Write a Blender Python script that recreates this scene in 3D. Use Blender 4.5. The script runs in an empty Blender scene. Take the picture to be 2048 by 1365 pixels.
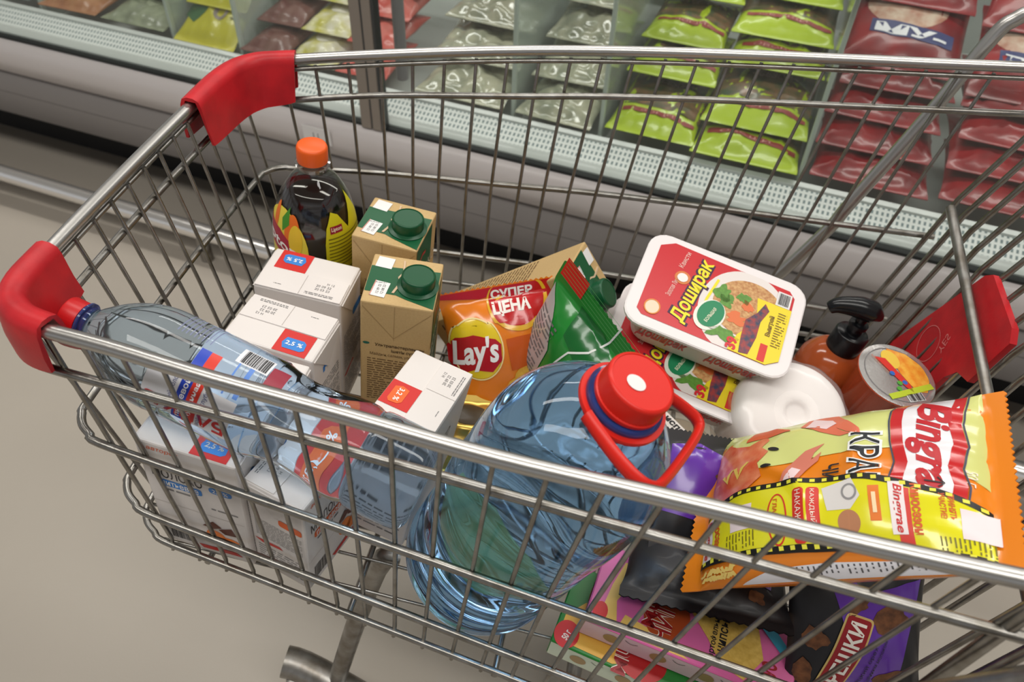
import bpy, bmesh, math, random
from mathutils import Vector, Matrix, Euler, noise
from mathutils.geometry import tessellate_polygon
random.seed(7)
S = bpy.context.scene
COL = S.collection
PI = math.pi

# ---------------------------------------------------------------- camera, light, exposure
# The basket floor of the cart slopes six degrees down towards its handle; BASKET maps basket space to the room.
BASKET = Matrix.Translation((0, 0, .45)) @ Matrix.Rotation(math.radians(6), 4, 'Y')
cam_data = bpy.data.cameras.new('camera')
cam = bpy.data.objects.new('camera', cam_data); COL.objects.link(cam)
cam.matrix_world = BASKET @ Matrix.Translation((.1561, -.5809, .7499)) @ Euler((.7633, -.1331, .2015)).to_matrix().to_4x4()
cam_data.sensor_width = 36
cam_data.lens = 1600 / 2048 * 36
cam_data.clip_start = .02
cam_data.dof.use_dof = True
cam_data.dof.focus_distance = .74
cam_data.dof.aperture_fstop = 7.0
S.camera = cam

world = bpy.data.worlds.new('shop'); S.world = world; world.use_nodes = True
bg = world.node_tree.nodes['Background']
bg.inputs[0].default_value = (.96, .97, 1, 1); bg.inputs[1].default_value = .55

def area(name, loc, rot, sx, sy, power, color=(1, .97, .92)):
    l = bpy.data.lights.new(name, 'AREA'); l.shape = 'RECTANGLE'; l.size = sx; l.size_y = sy; l.energy = power; l.color = color
    o = bpy.data.objects.new(name, l); COL.objects.link(o); o.location = loc; o.rotation_euler = rot
    return o
# rows of ceiling tube lights running along the aisle
area('ceiling_light', (-.2, .95, 3.1), (0, 0, -.17), 5.0, .30, 84)
area('ceiling_light', (.3, -1.1, 3.1), (0, 0, -.17), 5.0, .45, 88)
area('ceiling_light', (.9, 3.2, 3.1), (0, 0, -.17), 5.0, .30, 80)
S.view_settings.view_transform = 'Standard'; S.view_settings.look = 'None'
S.view_settings.exposure = -0.36; S.view_settings.gamma = 1; S.view_settings.use_curve_mapping = False
S.cycles.use_denoising = True
S.cycles.max_bounces = 14; S.cycles.transmission_bounces = 10; S.cycles.transparent_max_bounces = 24
S.cycles.sample_clamp_indirect = 4

# ---------------------------------------------------------------- materials
def lin(c): return tuple(((x / 12.92) if x <= .04045 else ((x + .055) / 1.055) ** 2.4) for x in c)
def rgb(r, g, b): return lin((r / 255, g / 255, b / 255)) + (1,)
_m = {}
def mat(name, col, rough=.5, metal=0, spec=.5, bump=0, bscale=80, vary=0, vscale=8, vcol=None, coat=0, trans=0, ior=1.45, alpha=1):
    if name in _m: return _m[name]
    m = bpy.data.materials.new(name); m.use_nodes = True; _m[name] = m
    nt = m.node_tree; p = nt.nodes['Principled BSDF']
    p.inputs['Base Color'].default_value = col; p.inputs['Roughness'].default_value = rough; p.inputs['Metallic'].default_value = metal
    p.inputs['Specular IOR Level'].default_value = spec; p.inputs['Coat Weight'].default_value = coat; p.inputs['Coat Roughness'].default_value = .08
    p.inputs['Transmission Weight'].default_value = trans; p.inputs['IOR'].default_value = ior; p.inputs['Alpha'].default_value = alpha
    if bump or vary: tc = nt.nodes.new('ShaderNodeTexCoord')
    if vary:
        n = nt.nodes.new('ShaderNodeTexNoise'); n.inputs['Scale'].default_value = vscale; n.inputs['Detail'].default_value = 5
        nt.links.new(tc.outputs['Object'], n.inputs['Vector'])
        r = nt.nodes.new('ShaderNodeValToRGB'); r.color_ramp.elements[0].position = .35; r.color_ramp.elements[1].position = .68
        r.color_ramp.elements[0].color = col
        r.color_ramp.elements[1].color = vcol or tuple(min(1, x * (1 + vary)) for x in col[:3]) + (1,)
        nt.links.new(n.outputs['Fac'], r.inputs['Fac']); nt.links.new(r.outputs['Color'], p.inputs['Base Color'])
    if bump:
        n2 = nt.nodes.new('ShaderNodeTexNoise'); n2.inputs['Scale'].default_value = bscale; n2.inputs['Detail'].default_value = 3
        nt.links.new(tc.outputs['Object'], n2.inputs['Vector'])
        b = nt.nodes.new('ShaderNodeBump'); b.inputs['Strength'].default_value = bump; b.inputs['Distance'].default_value = .002
        nt.links.new(n2.outputs['Fac'], b.inputs['Height']); nt.links.new(b.outputs['Normal'], p.inputs['Normal'])
    return m
def clear(name, col, gloss=.08, rough=.03, haze=0, hcol=(1, 1, 1, 1)):
    """thin clear plastic or pane: tinted see-through film with a glossy skin and a little milky haze"""
    if name in _m: return _m[name]
    m = bpy.data.materials.new(name); m.use_nodes = True; _m[name] = m
    nt = m.node_tree; nt.nodes.clear()
    out = nt.nodes.new('ShaderNodeOutputMaterial'); t = nt.nodes.new('ShaderNodeBsdfTransparent'); t.inputs[0].default_value = col
    g = nt.nodes.new('ShaderNodeBsdfGlossy'); g.inputs['Roughness'].default_value = rough
    lw0 = nt.nodes.new('ShaderNodeLayerWeight'); lw0.inputs[0].default_value = .5
    lw = nt.nodes.new('ShaderNodeMath'); lw.operation = 'POWER'; lw.inputs[1].default_value = 4.0; nt.links.new(lw0.outputs['Facing'], lw.inputs[0])
    ad = nt.nodes.new('ShaderNodeMath'); ad.operation = 'ADD'; ad.inputs[1].default_value = gloss; ad.use_clamp = True
    nt.links.new(lw.outputs[0], ad.inputs[0])
    base = t
    if haze:
        d = nt.nodes.new('ShaderNodeBsdfDiffuse'); d.inputs[0].default_value = hcol
        mx0 = nt.nodes.new('ShaderNodeMixShader'); mx0.inputs[0].default_value = haze
        nt.links.new(t.outputs[0], mx0.inputs[1]); nt.links.new(d.outputs[0], mx0.inputs[2]); base = mx0
    mx = nt.nodes.new('ShaderNodeMixShader')
    nt.links.new(ad.outputs[0], mx.inputs[0]); nt.links.new(base.outputs[0], mx.inputs[1]); nt.links.new(g.outputs[0], mx.inputs[2])
    nt.links.new(mx.outputs[0], out.inputs[0])
    return m
def ink(r, g, b, rough=.4): return mat('ink_%d_%d_%d' % (r, g, b), rgb(r, g, b), rough)

# ---------------------------------------------------------------- object helpers
def link(name, me, m, parent=None, M=None, smooth=True):
    if m is not None and not me.materials: me.materials.append(m)
    if smooth:
        for p in me.polygons: p.use_smooth = True
        me.set_sharp_from_angle(angle=math.radians(62))
    o = bpy.data.objects.new(name, me); COL.objects.link(o)
    if parent is not None: o.parent = parent
    if M is not None: o.matrix_basis = M
    return o
def from_bm(name, bm, m, parent=None, M=None, smooth=True):
    me = bpy.data.meshes.new(name); bm.to_mesh(me); bm.free()
    return link(name, me, m, parent, M, smooth)
def from_py(name, v, f, m, parent=None, M=None, smooth=True):
    me = bpy.data.meshes.new(name); me.from_pydata([tuple(x) for x in v], [], f); me.update()
    return link(name, me, m, parent, M, smooth)
def tag(o, label, cat, group=None, kind=None):
    o['label'] = label; o['category'] = cat
    if group: o['group'] = group
    if kind: o['kind'] = kind
    return o
def thing(name, label, cat, M=None, group=None):
    o = bpy.data.objects.new(name, None); COL.objects.link(o); o.empty_display_size = .03
    if M is not None: o.matrix_basis = M
    return tag(o, label, cat, group)
def at(x, y, z, rx=0, ry=0, rz=0):      # a pose in basket space
    return BASKET @ Matrix.Translation((x, y, z)) @ Euler((rx, ry, rz)).to_matrix().to_4x4()
def copy_tree(o, parent=None):
    c = o.copy(); COL.objects.link(c)
    if parent is not None: c.parent = parent
    for ch in o.children: copy_tree(ch, c)
    return c

def box_bm(sx, sy, sz, bev=0, seg=2, o=(0, 0, 0)):
    """box centred in x and y, standing on z = 0"""
    bm = bmesh.new(); bmesh.ops.create_cube(bm, size=1)
    for v in bm.verts: v.co = Vector((v.co.x * sx + o[0], v.co.y * sy + o[1], (v.co.z + .5) * sz + o[2]))
    if bev: bmesh.ops.bevel(bm, geom=list(bm.edges), offset=bev, segments=seg, affect='EDGES', profile=.5)
    return bm
def box(name, sx, sy, sz, m, parent=None, M=None, bev=0, o=(0, 0, 0), seg=2):
    return from_bm(name, box_bm(sx, sy, sz, bev, seg, o), m, parent, M, smooth=False)
def smooth_path(pts, n=6, closed=False):
    P = [Vector(p) for p in pts]; out = []
    for i in range(len(P) - 1):
        p0, p1, p2, p3 = P[max(i - 1, 0)], P[i], P[i + 1], P[min(i + 2, len(P) - 1)]
        for k in range(n):
            t = k / n
            out.append(.5 * ((2 * p1) + (p2 - p0) * t + (2 * p0 - 5 * p1 + 4 * p2 - p3) * t * t + (3 * p1 - p0 - 3 * p2 + p3) * t ** 3))
    out.append(P[-1]); return out
def tube_geo(pts, r, n=8, caps=True, V=None, F=None, flat=1.0):
    V = [] if V is None else V; F = [] if F is None else F
    P = [Vector(p) for p in pts]; up = Vector((.13, .21, 1)).normalized(); base = len(V)
    t0 = (P[1] - P[0]).normalized(); a = t0.cross(up)
    if a.length < .1: a = t0.cross(Vector((1, 0, 0)))
    a.normalize()
    for i, p in enumerate(P):
        t = (P[min(i + 1, len(P) - 1)] - P[max(i - 1, 0)]).normalized()
        a = (a - t * a.dot(t)).normalized(); b = t.cross(a)
        rr = r[i] if isinstance(r, (list, tuple)) else r
        for k in range(n):
            q = 2 * PI * k / n; V.append(p + a * math.cos(q) * rr + b * math.sin(q) * rr * flat)
        if i:
            o = base + (i - 1) * n
            for k in range(n): F.append((o + k, o + (k + 1) % n, o + n + (k + 1) % n, o + n + k))
    if caps: F.append(tuple(base + n - 1 - k for k in range(n))); o = base + (len(P) - 1) * n; F.append(tuple(o + k for k in range(n)))
    return V, F
def tube(name, pts, r, m, parent=None, M=None, n=8, flat=1.0):
    V, F = tube_geo(pts, r, n, flat=flat); return from_py(name, V, F, m, parent, M)
def lathe_geo(prof, n=40, ribs=0, ribamp=0, ribrange=None, lobe=None):
    V, F = [], []
    for (r, z) in prof:
        for k in range(n):
            a = 2 * PI * k / n; rr = r
            if ribs and ribrange[0] <= z <= ribrange[1]: rr = r - ribamp * (k % 2)
            if lobe: rr += lobe(a, z)
            V.append((rr * math.cos(a), rr * math.sin(a), z))
    for i in range(len(prof) - 1):
        for k in range(n): F.append((i * n + k, i * n + (k + 1) % n, (i + 1) * n + (k + 1) % n, (i + 1) * n + k))
    F.append(tuple(n - 1 - k for k in range(n))); o = (len(prof) - 1) * n; F.append(tuple(o + k for k in range(n)))
    return V, F
def lathe(name, prof, m, parent=None, M=None, n=40, **k):
    V, F = lathe_geo(prof, n, **k); o = from_py(name, V, F, m, parent, M)
    md = None
    return o
def prof_smooth(pts, n=5): return [(p.x, p.y) for p in smooth_path([(a, b, 0) for a, b in pts], n)]

# ---------------------------------------------------------------- flat print laid on surfaces
_tc = {}
def text2d(s, shear=0, bold=0, spacing=1.0):
    key = (s, shear, bold, spacing)
    if key not in _tc:
        c = bpy.data.curves.new('t', 'FONT'); c.body = s; c.shear = shear; c.offset = bold; c.resolution_u = 3; c.space_character = spacing
        c.align_x = 'CENTER'
        o = bpy.data.objects.new('t', c); me = bpy.data.meshes.new_from_object(o)
        v = [(p.co.x, p.co.y) for p in me.vertices]; f = [tuple(p.vertices) for p in me.polygons]
        bpy.data.objects.remove(o); bpy.data.curves.remove(c); bpy.data.meshes.remove(me)
        x0, x1 = min(a for a, _ in v), max(a for a, _ in v); y0, y1 = min(b for _, b in v), max(b for _, b in v)
        _tc[key] = ([((a - x0) / (x1 - x0), (b - y0) / (y1 - y0)) for a, b in v], f, (x1 - x0) / (y1 - y0))
    return _tc[key]
def txt(s, x0, y0, x1, y1, ang=0, shear=0, bold=0, spacing=1.0):
    """text filling the box (x0,y0)-(x1,y1), then turned by ang (radians) about the box's middle"""
    v, f, asp = text2d(s, shear, bold, spacing); cx, cy = (x0 + x1) / 2, (y0 + y1) / 2; ca, sa = math.cos(ang), math.sin(ang)
    out = []
    for a, b in v:
        x, y = (a - .5) * (x1 - x0), (b - .5) * (y1 - y0); out.append((cx + x * ca - y * sa, cy + x * sa + y * ca))
    return out, f
def txth(s, cx, cy, h, ang=0, **k):
    a = text2d(s, k.get('shear', 0), k.get('bold', 0), k.get('spacing', 1.0))[2] * h
    return txt(s, cx - a / 2, cy - h / 2, cx + a / 2, cy + h / 2, ang, **k)
def poly(pts):
    f = [tuple(t) for t in tessellate_polygon([[Vector((a, b, 0)) for a, b in pts]])]
    return [tuple(p) for p in pts], f
def rect(x0, y0, x1, y1): return [(x0, y0), (x1, y0), (x1, y1), (x0, y1)], [(0, 1, 2, 3)]
def ell(cx, cy, rx, ry, n=28, ang=0, a0=0, a1=2 * PI):
    pts = []
    for k in range(n):
        q = a0 + (a1 - a0) * k / (n if a1 - a0 > 6.28 else n - 1); x, y = rx * math.cos(q), ry * math.sin(q)
        pts.append((cx + x * math.cos(ang) - y * math.sin(ang), cy + x * math.sin(ang) + y * math.cos(ang)))
    return poly(pts)
def blob(cx, cy, rx, ry, seed=0, n=22, amp=.28, ang=0):
    pts = []
    for k in range(n):
        q = 2 * PI * k / n; f = 1 + amp * noise.noise(Vector((math.cos(q) * 1.7 + seed, math.sin(q) * 1.7, seed * 1.3))) + amp * .4 * noise.noise(Vector((math.cos(q) * 5, math.sin(q) * 5 + seed, 2)))
        x, y = rx * f * math.cos(q), ry * f * math.sin(q); pts.append((cx + x * math.cos(ang) - y * math.sin(ang), cy + x * math.sin(ang) + y * math.cos(ang)))
    return poly(pts)
def ring(cx, cy, rx, ry, w, n=36, ang=0):
    V, F = [], []
    for k in range(n):
        q = 2 * PI * k / n
        for d in (0, -w):
            x, y = (rx + d) * math.cos(q), (ry + d) * math.sin(q); V.append((cx + x * math.cos(ang) - y * math.sin(ang), cy + x * math.sin(ang) + y * math.cos(ang)))
        j = (k + 1) % n; F.append((2 * k, 2 * j, 2 * j + 1, 2 * k + 1))
    return V, F
def rrect(x0, y0, x1, y1, r):
    pts = []
    for cx, cy, q in ((x1 - r, y1 - r, 0), (x0 + r, y1 - r, PI / 2), (x0 + r, y0 + r, PI), (x1 - r, y0 + r, 1.5 * PI)):
        for k in range(5): a = q + PI / 8 * k; pts.append((cx + r * math.cos(a), cy + r * math.sin(a)))
    return poly(pts)
def stroke(pts, w):
    P = [Vector((a, b)) for a, b in pts]; V, F = [], []
    for i, p in enumerate(P):
        t = (P[min(i + 1, len(P) - 1)] - P[max(i - 1, 0)]).normalized(); n = Vector((-t.y, t.x)) * w / 2
        V += [tuple(p + n), tuple(p - n)]
        if i: F.append((2 * i - 2, 2 * i - 1, 2 * i + 1, 2 * i))
    return V, F
def lines(x0, y0, x1, y1, n, frac=.45, rnd=1, words=True):
    """small print: rows of short dark words"""
    V, F = [], []; h = (y1 - y0) / n
    for i in range(n):
        y = y1 - (i + .5) * h; x = x0; end = x1 if (i % 5 != 4) else x0 + (x1 - x0) * random.uniform(.3, .8)
        while x < end:
            w = random.uniform(.6, 2.2) * h * 1.3 * rnd if words else x1 - x0
            xe = min(x + w, end); b = len(V)
            V += [(x, y - h * frac / 2), (xe, y - h * frac / 2), (xe, y + h * frac / 2), (x, y + h * frac / 2)]; F.append((b, b + 1, b + 2, b + 3))
            x = xe + h * .45
    return V, F
def bars(x0, y0, x1, y1, n=26, vert=True):
    V, F = [], []; L = (x1 - x0) if vert else (y1 - y0); w = L / (n * 2.0); p = 0
    while p < L - w:
        q = w * random.choice((.6, .9, 1.5, 2.0)); b = len(V); e = min(p + q, L)
        V += [(x0 + p, y0), (x0 + e, y0), (x0 + e, y1), (x0 + p, y1)] if vert else [(x0, y0 + p), (x1, y0 + p), (x1, y0 + e), (x0, y0 + e)]
        F.append((b, b + 1, b + 2, b + 3)); p = e + w * random.choice((.6, 1, 1.5))
    return V, F
def turn(shape, ang, cx=0, cy=0, dx=0, dy=0):
    v, f = shape; ca, sa = math.cos(ang), math.sin(ang)
    return [(cx + (a - cx) * ca - (b - cy) * sa + dx, cy + (a - cx) * sa + (b - cy) * ca + dy) for a, b in v], f
def face(o, ux, uy):
    o, ux, uy = Vector(o), Vector(ux).normalized(), Vector(uy).normalized(); n = ux.cross(uy)
    return lambda u, v, d: o + ux * u + uy * v + n * d
def decal(name, shapes, surf, m, parent, off=.0004, grid=None, M=None):
    if len(shapes) > 1:
        return [decal(name, [s], surf, m, parent, off, grid, M) for s in shapes][0]
    bm = bmesh.new()
    for v, f in shapes:
        vs = [bm.verts.new((a, b, 0)) for a, b in v]
        for q in f:
            try: bm.faces.new([vs[i] for i in q])
            except ValueError: pass
    if grid:
        gx, gy = grid if isinstance(grid, tuple) else (grid, grid)
        for ax, g in ((0, gx), (1, gy)):
            lo = min(v.co[ax] for v in bm.verts); hi = max(v.co[ax] for v in bm.verts); no = [0, 0, 0]; no[ax] = 1
            k = math.floor(lo / g) + 1
            while k * g < hi:
                co = [0, 0, 0]; co[ax] = k * g
                bmesh.ops.bisect_plane(bm, geom=list(bm.verts) + list(bm.edges) + list(bm.faces), plane_co=co, plane_no=no); k += 1
    for v in bm.verts: v.co = surf(v.co.x, v.co.y, off)
    o = from_bm(name, bm, m, parent, M, smooth=bool(grid))
    if name in ('small_print', 'ingredients', 'date_print', 'sticker_print', 'barcode', 'small_lettering', 'panel_lettering', 'side_lettering'): o['kind'] = 'stuff'
    return o
# ---------------------------------------------------------------- floor
floor_m = mat('vinyl_floor', rgb(166, 158, 147), .38, spec=.35, vary=.07, vscale=2.2, bump=.05, bscale=350)
fl = box('floor', 14, 14, .05, floor_m, None, Matrix.Translation((0, 0, -.05))); fl['kind'] = 'structure'; fl['label'] = 'pale beige vinyl shop floor'

# ---------------------------------------------------------------- shopping cart
steel = mat('zinc_plated_wire', rgb(158, 156, 152), .32, 1, bump=.08, bscale=220, vary=.12, vscale=60, vcol=rgb(132, 128, 120))
chrome = mat('bright_steel_tube', rgb(188, 186, 182), .32, 1, bump=.03, bscale=300)
dullsteel = mat('worn_grey_steel', rgb(168, 166, 162), .42, 1, vary=.1, vscale=40, vcol=rgb(125, 118, 108))
redp = mat('red_cart_plastic', rgb(196, 30, 38), .42, spec=.4, bump=.06, bscale=400, vary=.1, vscale=30, vcol=rgb(166, 24, 32))
blackp = mat('black_rubber', rgb(22, 22, 25), .5)
cart = thing('shopping_cart', 'large steel wire shopping cart with red plastic corner bumpers standing beside the freezer', 'shopping cart', Matrix.Translation((.15, 0, 0)))
CM = Matrix.Translation((-.15, 0, 0)) @ BASKET
def near(x, z=0): return -.256 - .122 * x
def far(x, z=0): return .2247 + .159 * x + .152 * z - .10 * max(0, x - .2) * (.4 + z)
def lerp_tab(t, x):
    for (a, b), (c, d) in zip(t, t[1:]):
        if x <= c: return b + (d - b) * (x - a) / (c - a)
    return t[-1][1]
NRIM = [(-.245, -.222), (-.154, -.236), (-.066, -.251), (.04, -.266), (.142, -.281), (.253, -.291), (.35, -.300), (.445, -.307), (.7, -.322)]
FRIM = [(-.219, .222), (-.142, .247), (-.033, .277), (.079, .301), (.191, .317), (.302, .328), (.41, .336), (.515, .343), (.7, .358)]
def rimz(x): return .313 + .15 * x
def front_x(z): return -.2 - .064 * z / .275
def loop(zf, nf, ff, xr, rc=.035):
    """rail running along the near side, round the front and back along the far side"""
    pts = []; x0 = front_x(zf(-.23)); xs = [xr, xr * .7 + .05, .2, .05, -.1, x0 + rc]
    for x in xs: pts.append((x, nf(x, zf(x)), zf(x)))
    yn, yf = nf(x0, zf(x0)), ff(x0, zf(x0)); z = zf(x0)
    for k in range(1, 5): a = PI / 2 * k / 4; pts.append((x0 + rc - rc * math.sin(a), yn + rc - rc * math.cos(a), z))
    for t in (.25, .5, .75): pts.append((x0 - .004 * math.sin(PI * t), yn + rc + (yf - yn - 2 * rc) * t, z))
    for k in range(0, 5): a = PI / 2 * k / 4; pts.append((x0 + rc - rc * math.cos(a), yf - rc + rc * math.sin(a), z))
    for x in reversed(xs[:-1]): pts.append((x, ff(x, zf(x)), zf(x)))
    return pts
# rim: one bent tube and the thin wire welded under it
rimf = loop(rimz, lambda x, z: lerp_tab(NRIM, x), lambda x, z: lerp_tab(FRIM, x), .60)
NR = [(x, lerp_tab(NRIM, x), rimz(x)) for x in (.69, .52, .445, .35, .253, .142, .04, -.066, -.154)]
FRP = [(x, lerp_tab(FRIM, x), rimz(x)) for x in (-.142, -.033, .079, .191, .302, .41, .515, .69)]
mid = [(-.225, -.226, .279), (-.248, -.216, .276), (-.262, -.19, .2735), (-.266, -.12, .273), (-.267, 0, .273), (-.266, .12, .273), (-.262, .185, .2735), (-.248, .213, .276), (-.222, .222, .2797)]
rim_path = smooth_path(NR + mid + FRP, 5)
tube('rim', rim_path, .0062, chrome, cart, CM, 12)
tube('rim_wire', [(p.x + (.003 if p.x < -.25 else 0), p.y * .985, p.z - .0105) for p in rim_path], .0028, steel, cart, CM, 6)
rails = [(lambda x: .2665 + .14 * x, .0040), (lambda x: .157 + .045 * x, .0038), (lambda x: .050 + .0 * x, .0038), (lambda x: .004, .0034)]
for zf, r in rails:
    tube('rail', smooth_path(loop(zf, near, far, .66 if r > .0039 else .60), 4), r, steel, cart, CM, 8)
# upright wires of the sides: they fan out towards the rim
def bx(xt): return .021 + .83 * xt + (.06 * (xt - .25) if xt > .25 else 0)
xt = -.215
while xt < .575:
    for side in (0, 1):
        tab, fn = (NRIM, near) if side == 0 else (FRIM, far)
        t = (xt, lerp_tab(tab, xt), rimz(xt) - .008); xb = bx(xt); b = (xb, fn(xb, 0), -.006); s = 1 if side == 0 else -1
        md = [tuple(t[i] + (b[i] - t[i]) * f for i in range(3)) for f in (.5,)]
        w = random.uniform(-.0015, .0015)
        pts = [t, (md[0][0] + w, fn(md[0][0], t[2] / 2) + s * .004, md[0][2]), (b[0], b[1] + s * .003, .01), b]
        tube('wire', pts, .0021, steel, cart, CM, 6)
    xt += .0355
k = 0
yt = -.20
while yt < .205:
    yb = yt * .93; zt = .266
    tube('wire', [(-.262, yt, zt), (front_x(.13) + .003, (yt + yb) / 2, .13), (-.197, yb, .0)], .0021, steel, cart, CM, 6); yt += .0287
# basket floor
yb = -.23
while yb < .30:
    x0 = -.2; x1 = .58
    if near(x1) + .01 < yb < far(x1) - .01:
        xs = x0 if near(x0) + .012 < yb < far(x0) - .012 else (((-.256 - yb) / .122) if yb < 0 else ((yb - .2247) / .159))
        if xs < x1: tube('floor_wire', [(max(x0, xs) if abs(yb) < .2 else max(x0, xs) + .03, yb, -.003), (x1, yb, -.003)], .0019, steel, cart, CM, 6)
    yb += .033
for x in (-.12, .03, .18, .33, .48): tube('floor_bar', [(x, near(x), -.007), (x, far(x), -.007)], .0031, steel, cart, CM, 6)
# rear gate with child seat flap
gx = .585
for i in range(19):
    y = -.29 + i * .0335
    tube('gate_wire', [(gx + .055, y, .41), (gx + .01, y, .25), (gx - .02, y, .03)], .0034, steel, cart, CM, 6)
tube('gate_bar', [(.574, .275, .257), (.574, .007, .230), (.574, -.27, .203)], .0055, dullsteel, cart, CM, 8)
for z, dx, r in ((.41, .055, .005), (.03, -.02, .004)):
    tube('gate_bar', [(gx + dx - .005, -.30, z), (gx + dx - .005, .30, z)], r, steel, cart, CM, 8)
bm = bmesh.new()
outl = [(.052, .258), (.066, .266), (.148, .266), (.158, .256), (.212, .09), (.20, .08), (.10, .08), (.094, .09), (.088, .165), (.078, .185), (.055, .195)]
vs = [bm.verts.new((gx + .004 + .10 * (z - .25), y, z)) for y, z in outl]; fc = bm.faces.new(vs)
ex = bmesh.ops.extrude_face_region(bm, geom=[fc])
for v in [e for e in ex['geom'] if isinstance(e, bmesh.types.BMVert)]: v.co.x += .007
bmesh.ops.recalc_face_normals(bm, faces=bm.faces)
flap = from_bm('seat_flap', bm, redp, cart, CM, smooth=False)
decal('flap_lettering', [txth('YES', .128, .178, .010, ang=1.2), ring(.150, .155, .022, .022, .0009)], lambda u, v, d: Vector((gx + .004 + .10 * (v - .25) - d, u, v)), ink(215, 120, 118), flap, .0005)
# chassis
tube('handle_tube', smooth_path([(.43, .345, .0), (.482, .351, .136), (.496, .358, .183), (.537, .382, .304), (.565, .400, .405), (.578, .402, .430), (.60, .398, .446), (.68, .39, .46)], 5), .0085, chrome, cart, CM, 10)
tube('handle_tube', smooth_path([(.35, -.305, .0), (.40, -.322, .19), (.44, -.335, .28), (.50, -.350, .42), (.515, -.352, .44), (.55, -.348, .45), (.68, -.34, .46)], 5), .0085, dullsteel, cart, CM, 10)
tube('push_handle', [(.68, -.36, .462), (.68, .41, .462)], .013, redp, cart, CM, 12)
tube('side_post', [(.462, -.308, .378), (.455, -.312, .17), (.45, -.312, .0)], .0052, steel, cart, CM, 8)
for s, yy in ((-1, -.202), (1, .19)):
    tube('leg', smooth_path([(.06, yy + s * -.02, -.012), (.036, yy + s * -.016, -.04), (-.004, yy, -.30), (-.006, yy, -.335)], 4), .0118, dullsteel, cart, CM, 10)
    tube('base_tube', smooth_path([(-.082, yy - s * .004, -.332), (-.03, yy, -.338), (.2, yy + s * .05, -.36), (.62, yy + s * .12, -.385)], 4), .0205, dullsteel, cart, CM, 12)
    for cx, cy in ((-.05, yy), (.56, yy + s * .11)):
        zb = -.45 + .1045 * cx * .995 + .0 - cx * .0
        ground = -(.45) / math.cos(math.radians(6)) + math.tan(math.radians(6)) * cx
        V, F = [], []
        wh = lathe('caster_wheel', [(.012, -.013), (.046, -.013), (.05, -.009), (.05, .009), (.046, .013), (.012, .013)], blackp, cart, CM @ Matrix.Translation((cx + .02, cy, ground + .05)) @ Matrix.Rotation(PI / 2, 4, 'X'), 28)
        fk = from_bm('caster_fork', box_bm(.05, .036, .03, .006, 2), dullsteel, cart, CM @ Matrix.Translation((cx, cy, ground + .085)), smooth=False)
tube('cross_tube', [(.30, -.25, -.365), (.30, .25, -.365)], .011, dullsteel, cart, CM, 10)
# red corner bumpers: shells folded over the rim
def bumper(path, h_out, h_in, w=.0115):
    P = [Vector(p) for p in path]; V, F = [], []; ctr = Vector((.1, 0, .28))
    m_ = len(P)
    for i, p in enumerate(P):
        t = (P[min(i + 1, m_ - 1)] - P[max(i - 1, 0)]).normalized(); up = Vector((0, 0, 1)); o = t.cross(up).normalized()
        if o.dot(p - ctr) < 0: o = -o
        e = 1 - .12 * (abs(2 * i / (m_ - 1) - 1) ** 3)
        prof = [(w, -h_out * e), (w + .0015, -h_out * .5), (w, .001), (w * .8, .0078), (w * .3, .0108), (-w * .3, .0108), (-w * .8, .0078), (-w, .001), (-w - .004, -h_in * .5), (-w - .009, -h_in * e),
                (-w - .006, -h_in * e), (-w + .003, -.002), (-w * .5, .0065), (w * .5, .0065), (w - .003, -.002), (w - .003, -h_out * e)]
        for a, b in prof: V.append(p + o * a + up * b)
        n = len(prof)
        if i:
            q = (i - 1) * n
            for k in range(n): F.append((q + k, q + (k + 1) % n, q + n + (k + 1) % n, q + n + k))
    F.append(tuple(range(n - 1, -1, -1))); q = (m_ - 1) * n; F.append(tuple(q + k for k in range(n)))
    return from_py('corner_bumper', V, F, redp, cart, CM)
bumper(smooth_path([(-.264, .103, .274), (-.264, .135, .274), (-.2625, .168, .274), (-.256, .196, .2745), (-.24, .214, .277), (-.219, .222, .280), (-.200, .2275, .2825)], 3), .044, .047)
bumper(smooth_path([(-.264, -.143, .274), (-.264, -.16, .274), (-.263, -.182, .274), (-.256, -.203, .2745), (-.243, -.215, .277), (-.228, -.222, .279), (-.208, -.227, .282)], 3), .044, .044)
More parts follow.
